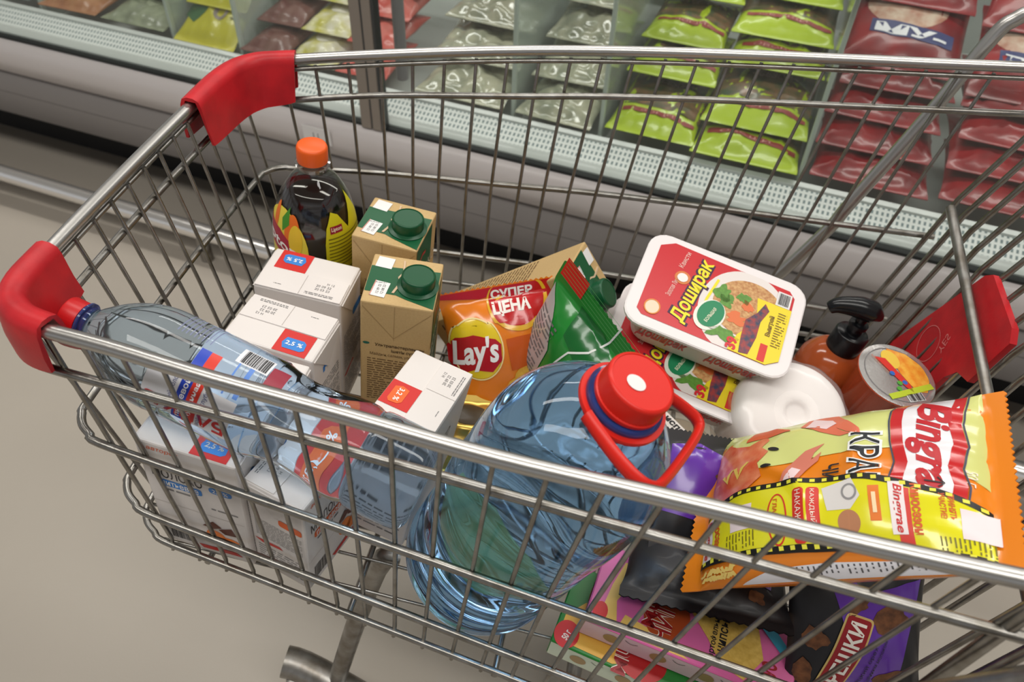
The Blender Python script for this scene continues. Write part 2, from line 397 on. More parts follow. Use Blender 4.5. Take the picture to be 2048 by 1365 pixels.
# ---------------------------------------------------------------- white milk cartons
paper = mat('white_carton', rgb(218, 212, 208), .42, spec=.4)
paper2 = mat('white_carton_fold', rgb(210, 204, 199), .45, spec=.4)
red_ink, blue_ink, org_ink, blk = ink(200, 38, 32), ink(52, 128, 205), ink(226, 98, 34), ink(38, 36, 38)
grey_ink = ink(120, 118, 118); crease = ink(176, 168, 162)
ML, MS, MH = .094, .062, .167
def milk_carton(label, M, fat='2,5 %', acc=None, h=MH):
    acc = acc or blue_ink
    t = thing('milk_carton', label, 'milk carton', M, None)
    box('body', ML, MS, h, paper, t, None, .0022)
    top = face((0, 0, h), (1, 0, 0), (0, 1, 0)); frt = face((0, -MS / 2, 0), (1, 0, 0), (0, 0, 1)); bak = face((0, MS / 2, 0), (-1, 0, 0), (0, 0, 1))
    lef = face((-ML / 2, 0, 0), (0, -1, 0), (0, 0, 1)); rig = face((ML / 2, 0, 0), (0, 1, 0), (0, 0, 1))
    # folded fin lying on the back half of the top, folded ears on the short sides
    box('top_fin', ML - .003, MS / 2, .0013, paper, t, Matrix.Translation((0, MS / 4 - .0005, h - .0002)), .0005)
    for s in (-1, 1):
        bm = bmesh.new(); x = s * (ML / 2)
        a = [(x, -MS / 2 + .002, h - .003), (x, MS / 2 - .002, h - .003), (x, 0, h - .036)]; vs = [bm.verts.new(p) for p in a]; f = bm.faces.new(vs)
        e = bmesh.ops.extrude_face_region(bm, geom=[f])
        for v in [q for q in e['geom'] if isinstance(q, bmesh.types.BMVert)]: v.co.x += s * .0012
        bmesh.ops.recalc_face_normals(bm, faces=bm.faces); from_bm('ear_flap', bm, paper2, t, None, False)
    decal('red_square', [rect(.004, -MS / 2 + .001, .038, -.001)], top, red_ink, t)
    decal('fat_badge', [poly([(.009, -.018), (.012, -.0245), (.030, -.0245), (.0335, -.022), (.0325, -.0135), (.029, -.0105), (.0115, -.0105)])], top, acc, t, .0007)
    decal('fat_lettering', [txt(fat, .0125, -.0205, .0300, -.0145, bold=.02)], top, ink(240, 236, 232), t, .001)
    fin = face((0, 0, h + .0012), (1, 0, 0), (0, 1, 0))
    decal('date_print', [txth('20 09 22', -.022, .0125, .0032, PI), txth('20 03 23', -.022, .0175, .0032, PI), txth('Н 12', -.028, .0075, .0030, PI), lines(-.036, .0235, -.006, .0275, 2), lines(.020, .022, .028, .0235, 1)], fin, grey_ink, t, .0002)
    decal('fin_crease', [rect(-.001, .001, -.0005, MS / 2 - .001)], fin, crease, t, .0002)
    decal('lettering', [txt('МОЛОКО', -.038, h - .050, .010, h - .037, bold=.0)], frt, blk, t)
    decal('underline_badge', [rrect(-.034, h - .063, .008, h - .053, .003), rrect(.016, h - .052, .038, h - .043, .004)], frt, acc, t)
    decal('badge_lettering', [txt('питьевое', -.031, h - .0615, .005, h - .0545, bold=.01), txt(fat, .0195, h - .0505, .0345, h - .0445, bold=.01)], frt, ink(240, 238, 235), t, .0007)
    decal('small_print', [lines(-.03, h - .071, .002, h - .066, 1), lines(.014, h - .082, .04, h - .078, 1)], frt, grey_ink, t)
    decal('crimp_line', [rect(-ML / 2 + .002, h - .094, ML / 2 - .002, h - .0935)], frt, crease, t)
    decal('fruit_picture', [ell(.012, .036, .010, .012, 20, .3), ell(.026, .030, .012, .010, 20)], frt, ink(232, 120, 30), t)
    decal('leaf_picture', [poly([(.0, .052), (.012, .064), (.020, .056), (.010, .050)]), poly([(.016, .052), (.030, .060), (.034, .048), (.022, .046)])], frt, ink(96, 44, 30), t, .0006)
    decal('red_stripe', [poly([(-.01, .012), (.03, .016), (.036, .010), (-.006, .006)])], frt, red_ink, t)
    decal('logo', [txt('авторск', -.036, h - .012, -.006, h - .006, shear=.2)], frt, org_ink, t)
    decal('barcode', [bars(-.038, .010, -.016, .032)], frt, blk, t)
    decal('badge', [rrect(.003, h - .046, .028, h - .036, .003)], lef, acc, t)
    decal('ingredients', [lines(-.025, .060, .027, h - .052, 14, .3), lines(-.025, .012, .027, .045, 8, .3)], lef, grey_ink, t)
    decal('red_stripe', [poly([(-.028, .052), (.0, .056), (.004, .052), (-.02, .048)])], lef, red_ink, t)
    decal('ingredients', [lines(-.024, .055, .024, h - .05, 16, .3), lines(-.024, .01, .024, .04, 6, .3)], rig, grey_ink, t)
    decal('corner_mark', [poly([(-.010, h - .030), (.008, h - .020), (.010, h - .026), (-.002, h - .034)]), rect(-.011, h - .036, -.007, h - .028)], rig, acc, t)
    decal('lettering', [txt('МОЛОКО', -.038, h - .050, .010, h - .037)], bak, blk, t)
    return t
milk_carton('white milk carton with a blue badge, standing in front of the iced tea bottle', at(-.1051, .0086, .0005, 0, 0, PI))
milk_carton('white milk carton with an upright blue 2,5 percent badge between two white cartons', at(-.101, -.0695, .0005, 0, 0, -.0765))
milk_carton('white milk carton squeezed under the shoulder of the small water bottle', at(-.1045, -.1385, .0005, 0, 0, -.03 + PI))
milk_carton('white milk carton with МОЛОКО lettering behind the front wires, under the small water bottle', at(-.118, -.2015, .0005, 0, 0, -.060))
milk_carton('white milk carton with small print turned to the wires under the slim bottle', at(-.030, -.192, .0005, 0, 0, PI / 2 - .26), '3,2 %', org_ink, .143)
milk_carton('white milk carton with an orange 3,2 percent badge leaning beside the brown carton', at(.038, -.134, .012, -.079, -.157, 1.409 + PI), '3,2 %', org_ink)

# ---------------------------------------------------------------- brown milk cartons
kraft = mat('kraft_board', rgb(196, 166, 116), .5, spec=.35, vary=.03, vscale=500, vcol=rgb(190, 160, 110))
green_ink = mat('dark_green_print', rgb(12, 84, 48), .35); capgreen = mat('dark_green_cap', rgb(10, 76, 44), .35)
stick = mat('white_sticker', rgb(228, 226, 224), .5); brown_ink = ink(84, 62, 36)
BW, BH = .0725, .199
def kraft_carton(label, M):
    t = thing('milk_carton', label, 'milk carton', M)
    box('body', BW, BW, BH, kraft, t, None, .0018)
    top = face((0, 0, BH), (1, 0, 0), (0, 1, 0)); frt = face((0, -BW / 2, 0), (1, 0, 0), (0, 0, 1)); rig = face((BW / 2, 0, 0), (0, 1, 0), (0, 0, 1))
    lef = face((-BW / 2, 0, 0), (0, -1, 0), (0, 0, 1))
    decal('green_band', [poly([(-BW / 2 + .001, -.021), (-.004, -.022), (.006, -.026), (BW / 2 - .001, -.0345), (BW / 2 - .001, .021), (-BW / 2 + .001, .017)])], top, green_ink, t)
    # spout cap
    cp = lathe('screw_cap', [(.0005, 0), (.0205, 0), (.021, .0015), (.0172, .003), (.0172, .0135), (.0165, .0150), (.0150, .0156), (.0148, .0150), (.0005, .0150)], capgreen, t, Matrix.Translation((.0155, -.004, BH)), 72, ribs=1, ribamp=.0005, ribrange=(.0029, .0136))
    # torn seam fin
    bm = bmesh.new()
    pts = [(-.0045, .030), (-.0025, .012), (-.006, .004), (-.0035, -.004), (-.0085, -.020), (-.0060, -.020), (-.001, -.004), (-.003, .004), (-.0005, .012), (-.0025, .030)]
    vs = [bm.verts.new((a, b, BH)) for a, b in pts]; f = bm.faces.new(vs); e = bmesh.ops.extrude_face_region(bm, geom=[f])
    for v in [q for q in e['geom'] if isinstance(q, bmesh.types.BMVert)]: v.co.z += .0012
    from_bm('seam_fin', bm, mat('torn_board', rgb(205, 178, 146), .7), t, None, False)
    s1 = decal('white_sticker', [turn(rect(-.0085, -.008, .0085, .008), -.10, 0, 0, -.0225, .0235)], top, stick, t, .0007)
    s2 = decal('white_sticker', [turn(rect(-.0075, -.011, .0075, .011), -.12, 0, 0, -.0205, -.0165)], top, stick, t, .0007)
    decal('sticker_print', [turn(txth('12 08 23', 0, 0, .0028), PI / 2 - .1, 0, 0, -.0175, -.0165), turn(txth('12 09 22', 0, 0, .0028), PI / 2 - .1, 0, 0, -.0222, -.0165), lines(-.0265, -.008, -.0155, -.0065, 1)], top, grey_ink, t, .001)
    decal('sticker_frame', [turn(rect(-.0078, -.0112, -.0068, .0112), -.12, 0, 0, -.0205, -.0165)], top, ink(205, 140, 130), t, .001)
    h = BH
    decal('lettering', [txt('Ультрапастерленген', -.021, h - .062, .030, h - .0565, bold=.02), txt('ішетін сүт.', -.004, h - .069, .020, h - .0635, bold=.02)], frt, brown_ink, t)
    decal('small_lettering', [txt('Майдың салмақ үлесі 3,2%', -.026, h - .076, .030, h - .0705), lines(-.029, .052, .030, h - .079, 19, .36), lines(-.029, .012, .030, .04, 5, .36)], frt, ink(112, 86, 54), t)
    decal('fold_crease', [stroke([(-BW / 2 + .002, h - .006), (-.002, h - .047), (BW / 2 - .002, h - .006)], .0006), rect(-.0022, h - .05, -.0018, h - .002)], frt, ink(164, 134, 88), t)
    decal('oval_mark', [ell(-.030, h - .058, .0035, .0018)], frt, ink(30, 96, 80), t)
    decal('green_side', [poly([(-BW / 2 + .001, .002), (BW / 2 - .018, .002), (BW / 2 - .018, h - .002), (-BW / 2 + .001, h - .002)])], rig, green_ink, t)
    decal('side_lettering', [turn(txth('МОЛОКО', 0, 0, .013), 0, 0, 0, -.008, h - .05), lines(-.03, h - .09, .012, h - .065, 5, .4)], rig, ink(206, 200, 180), t, .0007)
    decal('red_swash', [stroke([(-.028, h - .026), (-.016, h - .020), (-.004, h - .024)], .004)], rig, ink(170, 40, 36), t, .0007)
    decal('small_lettering', [lines(-.029, .03, .03, h - .06, 22, .36)], lef, ink(112, 86, 54), t)
    return t
kraft_carton('brown kraft milk carton with green screw cap standing beside the orange chips bag', at(0, 0, .0005, 0, 0, .1203))
kraft_carton('brown kraft milk carton with green screw cap standing right beside the iced tea bottle', at(-.0353, .0862, .0005, 0, 0, -.029))
kraft_carton('brown kraft milk carton tipped over behind the orange chips bag', at(.043, .114, .031, -.138, .808, -.271))
# ---------------------------------------------------------------- bottles
pet_blue = mat('blue_water_bottle', (.29, .57, .96, 1), .02, trans=1, ior=1.33)
pet_clear = mat('clear_water_bottle', (.64, .81, 1, 1), .02, trans=1, ior=1.33)
neck_blue = mat('dark_blue_neck', (.10, .14, .45, 1), .08, trans=.75, ior=1.4)
cap_red = mat('red_bottle_cap', rgb(214, 36, 24), .35, spec=.45); cap_dred = mat('crimson_bottle_cap', rgb(186, 24, 28), .38)
def radius_at(prof):
    def f(z):
        for (r0, z0), (r1, z1) in zip(prof, prof[1:]):
            if z0 <= z <= z1 and z1 > z0: return r0 + (r1 - r0) * (z - z0) / (z1 - z0)
        return prof[-1][0]
    return f
def cyl(prof, lobe=None):
    ra = radius_at(prof)
    return lambda u, v, d: Vector(((ra(v) + d) * math.cos(u), (ra(v) + d) * math.sin(u), v))
def arc_txt(s, a0, z0, a1, z1, **k): return txt(s, a0, z0, a1, z1, **k)
# five litre bottle; local z is its axis
prof5 = prof_smooth([(.050, 0), (.066, .001), (.075, .010), (.0775, .03), (.0745, .042), (.0775, .054), (.0745, .066), (.0775, .078), (.0765, .10), (.0735, .108), (.0765, .118), (.079, .15), (.0795, .19), (.078, .222), (.0735, .246), (.064, .268), (.050, .286), (.036, .297), (.0275, .302), (.0265, .306)], 4)
def tilt_to(b, t):
    b, t = Vector(b), Vector(t); q = (t - b).normalized().to_track_quat('Z', 'X'); return BASKET @ Matrix.Translation(b) @ q.to_matrix().to_4x4()
M5 = tilt_to((.137, -.184, .020), (.226, -.195, .344)) @ Matrix.Rotation(math.radians(0), 4, 'Z')
big = thing('water_bottle', 'large five litre blue water bottle with a red cap and carrying loop', 'bottle', M5)
def lobe5(a, z):
    w = max(0, 1 - abs(z - .125) / .075); return .0018 * w * math.sin(3 * a + z * 60)
lathe('bottle_body', prof5, pet_blue, big, None, 72, lobe=lobe5)
lathe('neck', [(.0265, .302), (.0265, .309), (.0305, .3095), (.0305, .3125), (.0255, .313), (.0255, .318)], neck_blue, big, None, 48)
cap5 = lathe('screw_cap', [(.0005, .3145), (.0262, .3145), (.0272, .316), (.0272, .319), (.0262, .3195), (.0262, .334), (.0255, .336), (.0235, .3368), (.0232, .3362), (.0005, .3362)], cap_red, big, None, 120, ribs=1, ribamp=.0006, ribrange=(.3194, .3341))
decal('round_sticker', [ell(.004, .004, .0075, .0065, 30)], face((0, 0, .3364), (1, 0, 0), (0, 1, 0)), stick, cap5, .0004)
# carrying loop: collar ring and a strap hinged down to one side
V, F = [], []
n = 56
for k in range(n):
    a = 2 * PI * k / n
    for r, z in ((.0285, .3055), (.0345, .3055), (.0350, .3075), (.0345, .3095), (.0285, .3095)): V.append((r * math.cos(a), r * math.sin(a), z))
for k in range(n):
    j = (k + 1) % n
    for q in range(5): F.append((k * 5 + q, j * 5 + q, j * 5 + (q + 1) % 5, k * 5 + (q + 1) % 5))
ringo = from_py('handle_collar', V, F, cap_red, big)
ld = (M5.inverted() @ BASKET).to_3x3() @ Vector((.93, -.37, 0)); LOOP_M = Matrix.Rotation(math.atan2(ld.y, ld.x), 4, 'Z') @ Matrix.Diagonal((.92, 1, 1, 1))
strap = smooth_path([(-.016, -.0315, .3075), (.0, -.0375, .308), (.020, -.0430, .3075), (.040, -.0450, .306), (.054, -.0410, .304), (.060, -.030, .303), (.0625, 0, .303), (.062, .030, .304), (.056, .0395, .305), (.040, .0400, .306), (.020, .0360, .3075), (.004, .0325, .3075)], 6)
V, F = tube_geo(strap, .0040, 8, flat=1.5)
from_py('carrying_loop', V, F, cap_red, big, LOOP_M)
cl_ = M5.inverted() @ cam.matrix_world.translation; c5 = math.atan2(cl_.y, cl_.x)
decal('green_label', [poly([(c5 - .55, .108), (c5 + .2, .100), (c5 + .75, .112), (c5 + .80, .15), (c5 + .35, .195), (c5 - .2, .215), (c5 - .75, .19), (c5 - .85, .15)])], cyl(prof5), clear('pale_green_label', (.50, .80, .62, 1), .03, .2, .38, rgb(120, 180, 140)), big, .0012, (.12, .008))

# small water bottle lying on the cartons
prof1 = prof_smooth([(.022, .002), (.033, 0), (.0415, .006), (.0435, .018), (.0435, .05), (.0415, .056), (.0435, .064), (.0430, .082), (.0400, .098), (.0385, .115), (.0400, .132), (.0430, .146), (.0435, .152), (.0432, .225), (.0435, .236), (.0425, .252), (.038, .27), (.030, .286), (.020, .299), (.0145, .305), (.0135, .309)], 4)
M1 = tilt_to((.084, -.2145, .180), (-.228, -.176, .2395)) @ Matrix.Rotation(math.radians(0), 4, 'Z')
small = thing('water_bottle', 'slim clear water bottle with a red cap lying along the wires across the white cartons', 'bottle', M1)
def lobe1(a, z):
    w = max(0, 1 - abs(z - .115) / .045); w2 = max(0, 1 - abs(z - .275) / .03)
    return -.0032 * w * (math.sin(4 * a) ** 2) - .0015 * w2 * math.sin(3 * a) ** 2 - .0007 * max(0, 1 - abs(z - .19) / .035) * (math.sin(z * 420) > .5)
lathe('bottle_body', prof1, pet_clear, small, None, 64, lobe=lobe1)
lathe('neck', [(.0135, .307), (.0135, .311), (.0165, .3115), (.0165, .3135), (.0125, .314), (.0125, .317)], neck_blue, small, None, 36)
lathe('screw_cap', [(.0005, .315), (.0150, .315), (.0150, .328), (.0140, .3295), (.0005, .3295)], cap_dred, small, None, 80, ribs=1, ribamp=.0005, ribrange=(.3149, .3281))
ip = M1.inverted() @ BASKET
def ang(x, y, z):           # angle round the bottle of the side that faces a point in basket space
    p = ip @ Vector((x, y, z)); return math.atan2(p.y, p.x)
camside = ang(.156, -.58, .75)
s1f = cyl(prof1)
lab = mat('label_white', rgb(226, 226, 230), .35)
A = camside
GR = (.10, .01)
decal('label', [rect(A - .95, .158, A - .15, .233)], s1f, lab, small, .0006, GR)
decal('blue_stripe', [rect(A - .95, .196, A + .5, .205)], s1f, ink(36, 66, 180), small, .0009, GR)
decal('red_stripe', [rect(A - .95, .187, A + .5, .196)], s1f, ink(214, 56, 40), small, .0009, GR)
decal('clear_label_print', [rect(A - .1, .160, A + .55, .164), rect(A - .1, .172, A + .55, .1735)], s1f, ink(86, 130, 205), small, .0009, GR)

def along(s, a0, z0, a1, z1, up=1, **k):
    """lettering running along the bottle's axis: width along z, height round the girth"""
    v, f, asp = text2d(s, k.get('shear', 0), k.get('bold', 0))
    return [((a0 + (a1 - a0) * (b if up > 0 else 1 - b)), (z0 + (z1 - z0) * (1 - a if up > 0 else a))) for a, b in v], f
decal('brand_lettering', [along('БАЙКАЛ', A - .95, .160, A - .62, .238, up=-1, bold=.03)], s1f, ink(196, 30, 34), small, .0011, GR)
decal('stripe_lettering', [txt('питьевой', A - .9, .198, A - .1, .203, bold=.02), txt('глубинная', A - .9, .189, A - .1, .194, bold=.02)], s1f, ink(236, 236, 240), small, .0011, GR)
decal('stripe_lettering', [txt('озёрный полон', A - .9, .207, A - .1, .212), txt('вода из глубин', A - .9, .180, A - .1, .185)], s1f, ink(60, 70, 130), small, .0011, GR)
decal('barcode_patch', [rect(A + .55, .150, A + .95, .178)], s1f, lab, small, .0006, GR)
decal('barcode', [bars(A + .58, .152, A + .92, .175, 22, vert=False)], s1f, blk, small, .0010, GR)
decal('small_print', [lines(A + .62, .20, A + 1.3, .232, 9, .25, 6)], s1f, ink(120, 126, 160), small, .0010, GR)
decal('red_mark', [poly([(A + .35, .135), (A + .9, .135), (A + .8, .149), (A + .3, .149)])], s1f, ink(150, 40, 60), small, .0009, GR)

# iced tea bottle
profT = prof_smooth([(.026, .001), (.036, 0), (.0425, .006), (.0435, .02), (.0435, .13), (.0430, .15), (.0405, .17), (.0345, .19), (.0250, .207), (.0165, .217), (.0142, .221), (.0142, .226)], 4)
tea = thing('tea_bottle', 'dark iced tea bottle with an orange cap standing at the end corner of the cart', 'bottle', at(-.131, .098, .0005, 0, 0, 0) @ Matrix.Scale(1.075, 4))
lathe('bottle_body', profT, clear('clear_pet', (.93, .93, .90, 1), .05, .04), tea, None, 56)
inT = [(r - .0014, z + .001) for r, z in profT if z < .206] + [(.0005, .2055)]
lathe('tea', inT, mat('black_tea', rgb(24, 14, 12), .08, coat=.5), tea, None, 48)
lathe('neck', [(.0142, .222), (.0142, .226), (.0172, .2262), (.0172, .2285), (.0135, .229), (.0135, .234)], clear('clear_neck', (.92, .92, .92, 1), .12, .05), tea, None, 36)
lathe('screw_cap', [(.0005, .2305), (.0150, .2305), (.0152, .2325), (.0152, .2445), (.0142, .2470), (.0125, .2478), (.0005, .2478)], mat('orange_bottle_cap', rgb(228, 92, 24), .38), tea, None, 56)
sT = cyl(profT); GT = (.08, .008)
c0 = math.atan2(-.58 - .098, .156 + .130)
yl = mat('yellow_label', rgb(206, 196, 30), .4)
sTu = lambda u, v, d: sT(u, v + .036, d)
decal('yellow_label', [poly([(c0 + .22, .02), (c0 + 1.45, .02), (c0 + 1.45, .14), (c0 + 1.25, .165), (c0 + 1.05, .15), (c0 + .88, .132), (c0 + .62, .150), (c0 + .42, .154), (c0 + .25, .138), (c0 + .2, .12)])], sTu, yl, tea, .0006, GT)
decal('brand_patch', [turn(rect(c0 + .34, .1315, c0 + .68, .1395), 0)], sTu, ink(150, 24, 50), tea, .0009, GT)
decal('brand_lettering', [txt('Lipton', c0 + .37, .1328, c0 + .65, .1384, bold=.02)], sTu, ink(240, 225, 200), tea, .0012, GT)
decal('small_print', [lines(c0 + .28, .03, c0 + 1.4, .128, 22, .32, 8)], sTu, ink(120, 112, 20), tea, .0009, GT)
decal('yellow_label', [ell(c0 - 1.0, .108, .80, .044, 30)], sTu, mat('yellow_label_b', rgb(226, 206, 70), .4), tea, .0006, GT)
decal('brand_patch', [poly([(c0 - 1.8, .112), (c0 - .42, .090), (c0 - .38, .110), (c0 - 1.0, .128), (c0 - 1.8, .134)])], sTu, ink(168, 24, 56), tea, .0009, GT)
decal('brand_lettering', [([(u, v - .012 * (u - c0 + 1.1)) for u, v in txt('Lipton', c0 - 1.75, .104, c0 - .46, .121, bold=.02)[0]], txt('Lipton', c0 - 1.75, .104, c0 - .46, .121, bold=.02)[1])], sTu, ink(244, 240, 236), tea, .0012, GT)
decal('peach_picture', [ell(c0 - .62, .128, .22, .022), ell(c0 - .1, .062, .26, .020), ell(c0 - 1.2, .140, .10, .016)], sTu, ink(228, 110, 34), tea, .0008, GT)
decal('peach_slice', [ell(c0 - .52, .122, .18, .018)], sTu, ink(226, 190, 50), tea, .0010, GT)
decal('leaf_picture', [poly([(c0 - .45, .098), (c0 - .05, .100), (c0 - .12, .086), (c0 - .4, .084)]), poly([(c0 - .95, .142), (c0 - .75, .156), (c0 - .7, .138), (c0 - .9, .128)]), poly([(c0 - .4, .05), (c0 - .1, .04), (c0 - .35, .03)])], sTu, ink(70, 140, 40), tea, .0010, GT)

# soap bottle with pump
soap = thing('soap_bottle', 'orange liquid soap bottle with a black pump behind the white paper roll', 'bottle', at(.480, .134, .006, -.03, .10, .3))
ps = prof_smooth([(.030, 0), (.037, .003), (.039, .015), (.039, .085), (.036, .102), (.027, .116), (.017, .122), (.0145, .124)], 4)
lathe('bottle_body', ps, mat('orange_soap', rgb(178, 84, 40), .15, coat=.3, trans=.15), soap, None, 48)
blkp = mat('black_gloss_plastic', rgb(16, 17, 20), .25)
lathe('pump_collar', [(.0005, .120), (.0190, .120), (.0195, .122), (.0195, .145), (.0180, .147), (.0090, .1475), (.0085, .156), (.0110, .157), (.0110, .161), (.0060, .162), (.0060, .174), (.0005, .174)], blkp, soap, None, 40)
tube('pump_head', smooth_path([(.018, 0, .174), (.008, 0, .179), (-.004, 0, .181), (-.018, 0, .181), (-.034, 0, .177), (-.041, 0, .170)], 4), [.004 + .0088 * min(1, (i / 5)) if i < 10 else max(.0058, .0128 - .0006 * (i - 10)) for i in range(21)], blkp, soap, Matrix.Rotation(-.25, 4, 'Z'), 14)
decal('label', [rect(-2.2, .02, -.9, .08)], cyl(ps), mat('label_cream', rgb(226, 206, 180), .4), soap, .0006, (.1, .01))

# drinking yoghurt bottles behind the noodle tray
def yoghurt(label, M):
    t = thing('yoghurt_bottle', label, 'bottle', M)
    py = prof_smooth([(.018, 0), (.0215, .003), (.022, .04), (.0195, .052), (.0215, .064), (.021, .088), (.015, .104), (.0105, .110), (.0100, .114)], 3)
    lathe('bottle_body', py, mat('white_gloss_plastic', rgb(226, 220, 220), .3), t, None, 36)
    lathe('screw_cap', [(.0005, .1125), (.0125, .1125), (.0128, .1245), (.0120, .126), (.0005, .126)], mat('white_cap', rgb(232, 229, 229), .35), t, None, 40)
    decal('red_print', [rect(-2.6, .02, -.2, .05)], cyl(py), ink(206, 60, 60), t, .0005, (.1, .01))
yoghurt('small white yoghurt bottle between the green snack bag and the noodle tray', at(.236, .158, .0005, .05, .05))
yoghurt('small white yoghurt bottle hidden behind the noodle tray by the far wires', at(.272, .205, .0005, 0, .03))
# ---------------------------------------------------------------- pillow bags
def bag_surf(W, H, T, seal=.012, side=1, wr=.0012, seed=0, pinch=.06, px=2.4, py=2.6, lump=0):
    """one skin of a sealed bag lying in the x-y plane; seals at both y ends"""
    def f(x, y, d=0):
        u = max(-1, min(1, 2 * x / W)); hv = H / 2 - seal; v = max(-1, min(1, y / hv))
        a = max(0, 1 - abs(u) ** px) ** .62; b = max(0, 1 - abs(v) ** py) ** .72
        z = T / 2 * a * b
        k = abs(v) ** 2.2 * (1 - abs(v) ** 8 * .7)
        z += wr * k * (math.sin(x * 260 + seed) + .7 * math.sin(x * 143 + 2 * seed)) * (1 if abs(y) < hv else .2)
        z += wr * 1.6 * a * b * noise.noise(Vector((x * 28 + seed * 3.1, y * 28, seed)))
        cr = noise.noise(Vector((x * 13 + seed, y * 13 - seed, 4.2 + seed))); z += wr * 2.2 * a * b * (1 - min(1, abs(cr) * 6))
        if lump: z += lump * a * b * (.5 - noise.voronoi(Vector((x * 26 + seed, y * 26, seed)))[0][0])
        z = max(z, .0006)
        xx = x * (1 - pinch * (b ** 1.0)); 
        return Vector((xx, y, side * (z + d)))
    return f
def bag_mesh(name, W, H, T, m, parent, seal=.012, nx=44, ny=56, wr=.0012, seed=0, pinch=.06, zig=0, M=None, **k):
    V, F = [], []
    for side in (1, -1):
        s = bag_surf(W, H, T, seal, side, wr, seed, pinch, **k); o = len(V)
        for j in range(ny + 1):
            y = -H / 2 + H * j / ny
            for i in range(nx + 1):
                x = -W / 2 + W * i / nx; p = s(x, y)
                if zig and j in (0, ny): p.y += zig * (1 if i % 2 else -1) * (1 if j else -1)
                V.append(p)
        for j in range(ny):
            for i in range(nx):
                a = o + j * (nx + 1) + i; q = (a, a + 1, a + nx + 2, a + nx + 1); F.append(q if side > 0 else q[::-1])
    n1 = (nx + 1) * (ny + 1)
    for j in range(ny):
        for i in (0, nx):
            a = j * (nx + 1) + i; q = (a, a + nx + 1, a + nx + 1 + n1, a + n1); F.append(q if i == 0 else q[::-1])
    return from_py(name, V, F, m, parent, M)
def film(name, col, rough=.22, coat=.35): return mat(name, col, rough, spec=.6, coat=coat)

# orange potato chips bag
W, H, T = .128, .184, .050
lays = thing('chips_bag', 'orange potato chips bag with a red top leaning beside the brown cartons', 'snack bag', at(.114, .024, .100, 1.08, -.15, .42) @ Matrix.Translation((0, -.008, 0)))
bag_mesh('bag', W, H, T, film('orange_film', rgb(226, 124, 24)), lays, .014, seed=1.3, wr=.0016, zig=.001)
sf0 = bag_surf(W, H, T, .014, 1, .0016, 1.3); G = .006; H_ = H
sf = lambda x, y, d: sf0(x, min(H_ / 2 - .001, y + .008 + (.006 if y < .045 else .002)), d)
def bd(name, shapes, m, off=.0006, par=None, s=None, g=None): return decal(name, shapes, s or sf, m, par or lays, off, g or G)
bd('red_top', [poly([(-.064, .076), (-.02, .070), (.02, .076), (.036, .045), (.042, .02), (.048, .0), (.064, .004), (.064, .081), (-.064, .081)])], film('red_film', rgb(186, 20, 26)))
bd('yellow_ring', [ell(.020, .062, .034, .032, 36)], film('yellow_print', rgb(222, 170, 40)), .0009)
bd('red_disc', [ell(.019, .064, .0305, .0285, 36)], film('red_film', rgb(186, 20, 26)), .0012)
bd('price_lettering', [txt('СУПЕР', -.008, .068, .038, .078, bold=.04), txt('ЦЕНА', -.009, .052, .034, .066, bold=.05)], ink(236, 228, 220), .0016)
bd('orange_panel', [poly([(.002, -.012), (.05, -.008), (.05, .026), (.0, .024)])], film('deep_orange', rgb(196, 84, 16)), .0008)
bd('potato_chip', [blob(.028, -.030, .030, .022, 3.1, 26, .22)], mat('chip_print', rgb(226, 178, 70), .4, vary=.1, vscale=200, vcol=rgb(206, 150, 50)), .0011)
bd('logo_outline', [ring(-.034, .018, .0300, .037, .0016, 40, .1)], ink(240, 220, 150), .0011)
bd('logo_sun', [ell(-.034, .018, .0280, .035, 36, .1)], film('logo_yellow', rgb(226, 196, 34)), .0009)
bd('logo_banner', [poly([(-.066, .022), (-.056, .031), (-.036, .033), (-.012, .026), (-.0065, .020), (-.008, .002), (-.020, -.010), (-.040, -.006), (-.060, -.012), (-.067, .004)])], film('logo_red', rgb(178, 18, 28)), .0013)
bd('brand_lettering', [txt("Lay's", -.063, -.008, -.010, .030, ang=.04, shear=.22, bold=.03)], ink(240, 238, 236), .0018)
bd('flavour_lettering', [txt('«Сыр»', -.056, -.062, -.012, -.048, bold=.02)], ink(246, 210, 190), .0012)
bd('cheese_picture', [poly([(-.01, -.055), (.04, -.06), (.05, -.085), (-.005, -.085)])], film('cheese_print', rgb(232, 176, 60)), .0009)
# slightly darker crumpled back corner flap
# green snack bag standing with its seal uppermost
x_ = Vector((.69, -.70, -.16)).normalized(); y_ = Vector((.02, .20, .97)); y_ = (y_ - x_ * y_.dot(x_)).normalized(); z_ = x_.cross(y_)
def basis(o, x, y, z): return BASKET @ Matrix.Translation(o) @ Matrix(((x[0], y[0], z[0]), (x[1], y[1], z[1]), (x[2], y[2], z[2]))).to_4x4()
gW, gH = .172, .175
top_mid = Vector((.2130, -.008, .218)); ctr = top_mid - y_ * (gH / 2)
gbag = thing('snack_bag', 'green snack bag with a striped seal standing between the chips bag and the noodle trays', 'snack bag', basis(ctr, x_, y_, z_))
bag_mesh('bag', gW, gH, .05, film('green_film', rgb(34, 128, 48)), gbag, .026, seed=2.7, wr=.0012, zig=.0012)
gs = bag_surf(gW, gH, .05, .026, 1, .0012, 2.7)
def gd(name, shapes, m, off=.0006): return decal(name, shapes, gs, m, gbag, off, G)
gd('red_seal', [rect(-.0825, .072, -.045, .095)], film('bright_red_film', rgb(206, 40, 34)))
gd('seal_ridge', [rect(-.08, .0722 + .0042 * i, .082, .0726 + .0042 * i) for i in range(6)], ink(96, 168, 100), .0009)
gd('dark_band', [poly([(-.04, .068), (.0, .07), (.04, .05), (.08, .055), (.08, .03), (.02, .028), (-.03, .04)])], film('dark_green_film', rgb(18, 96, 40)))
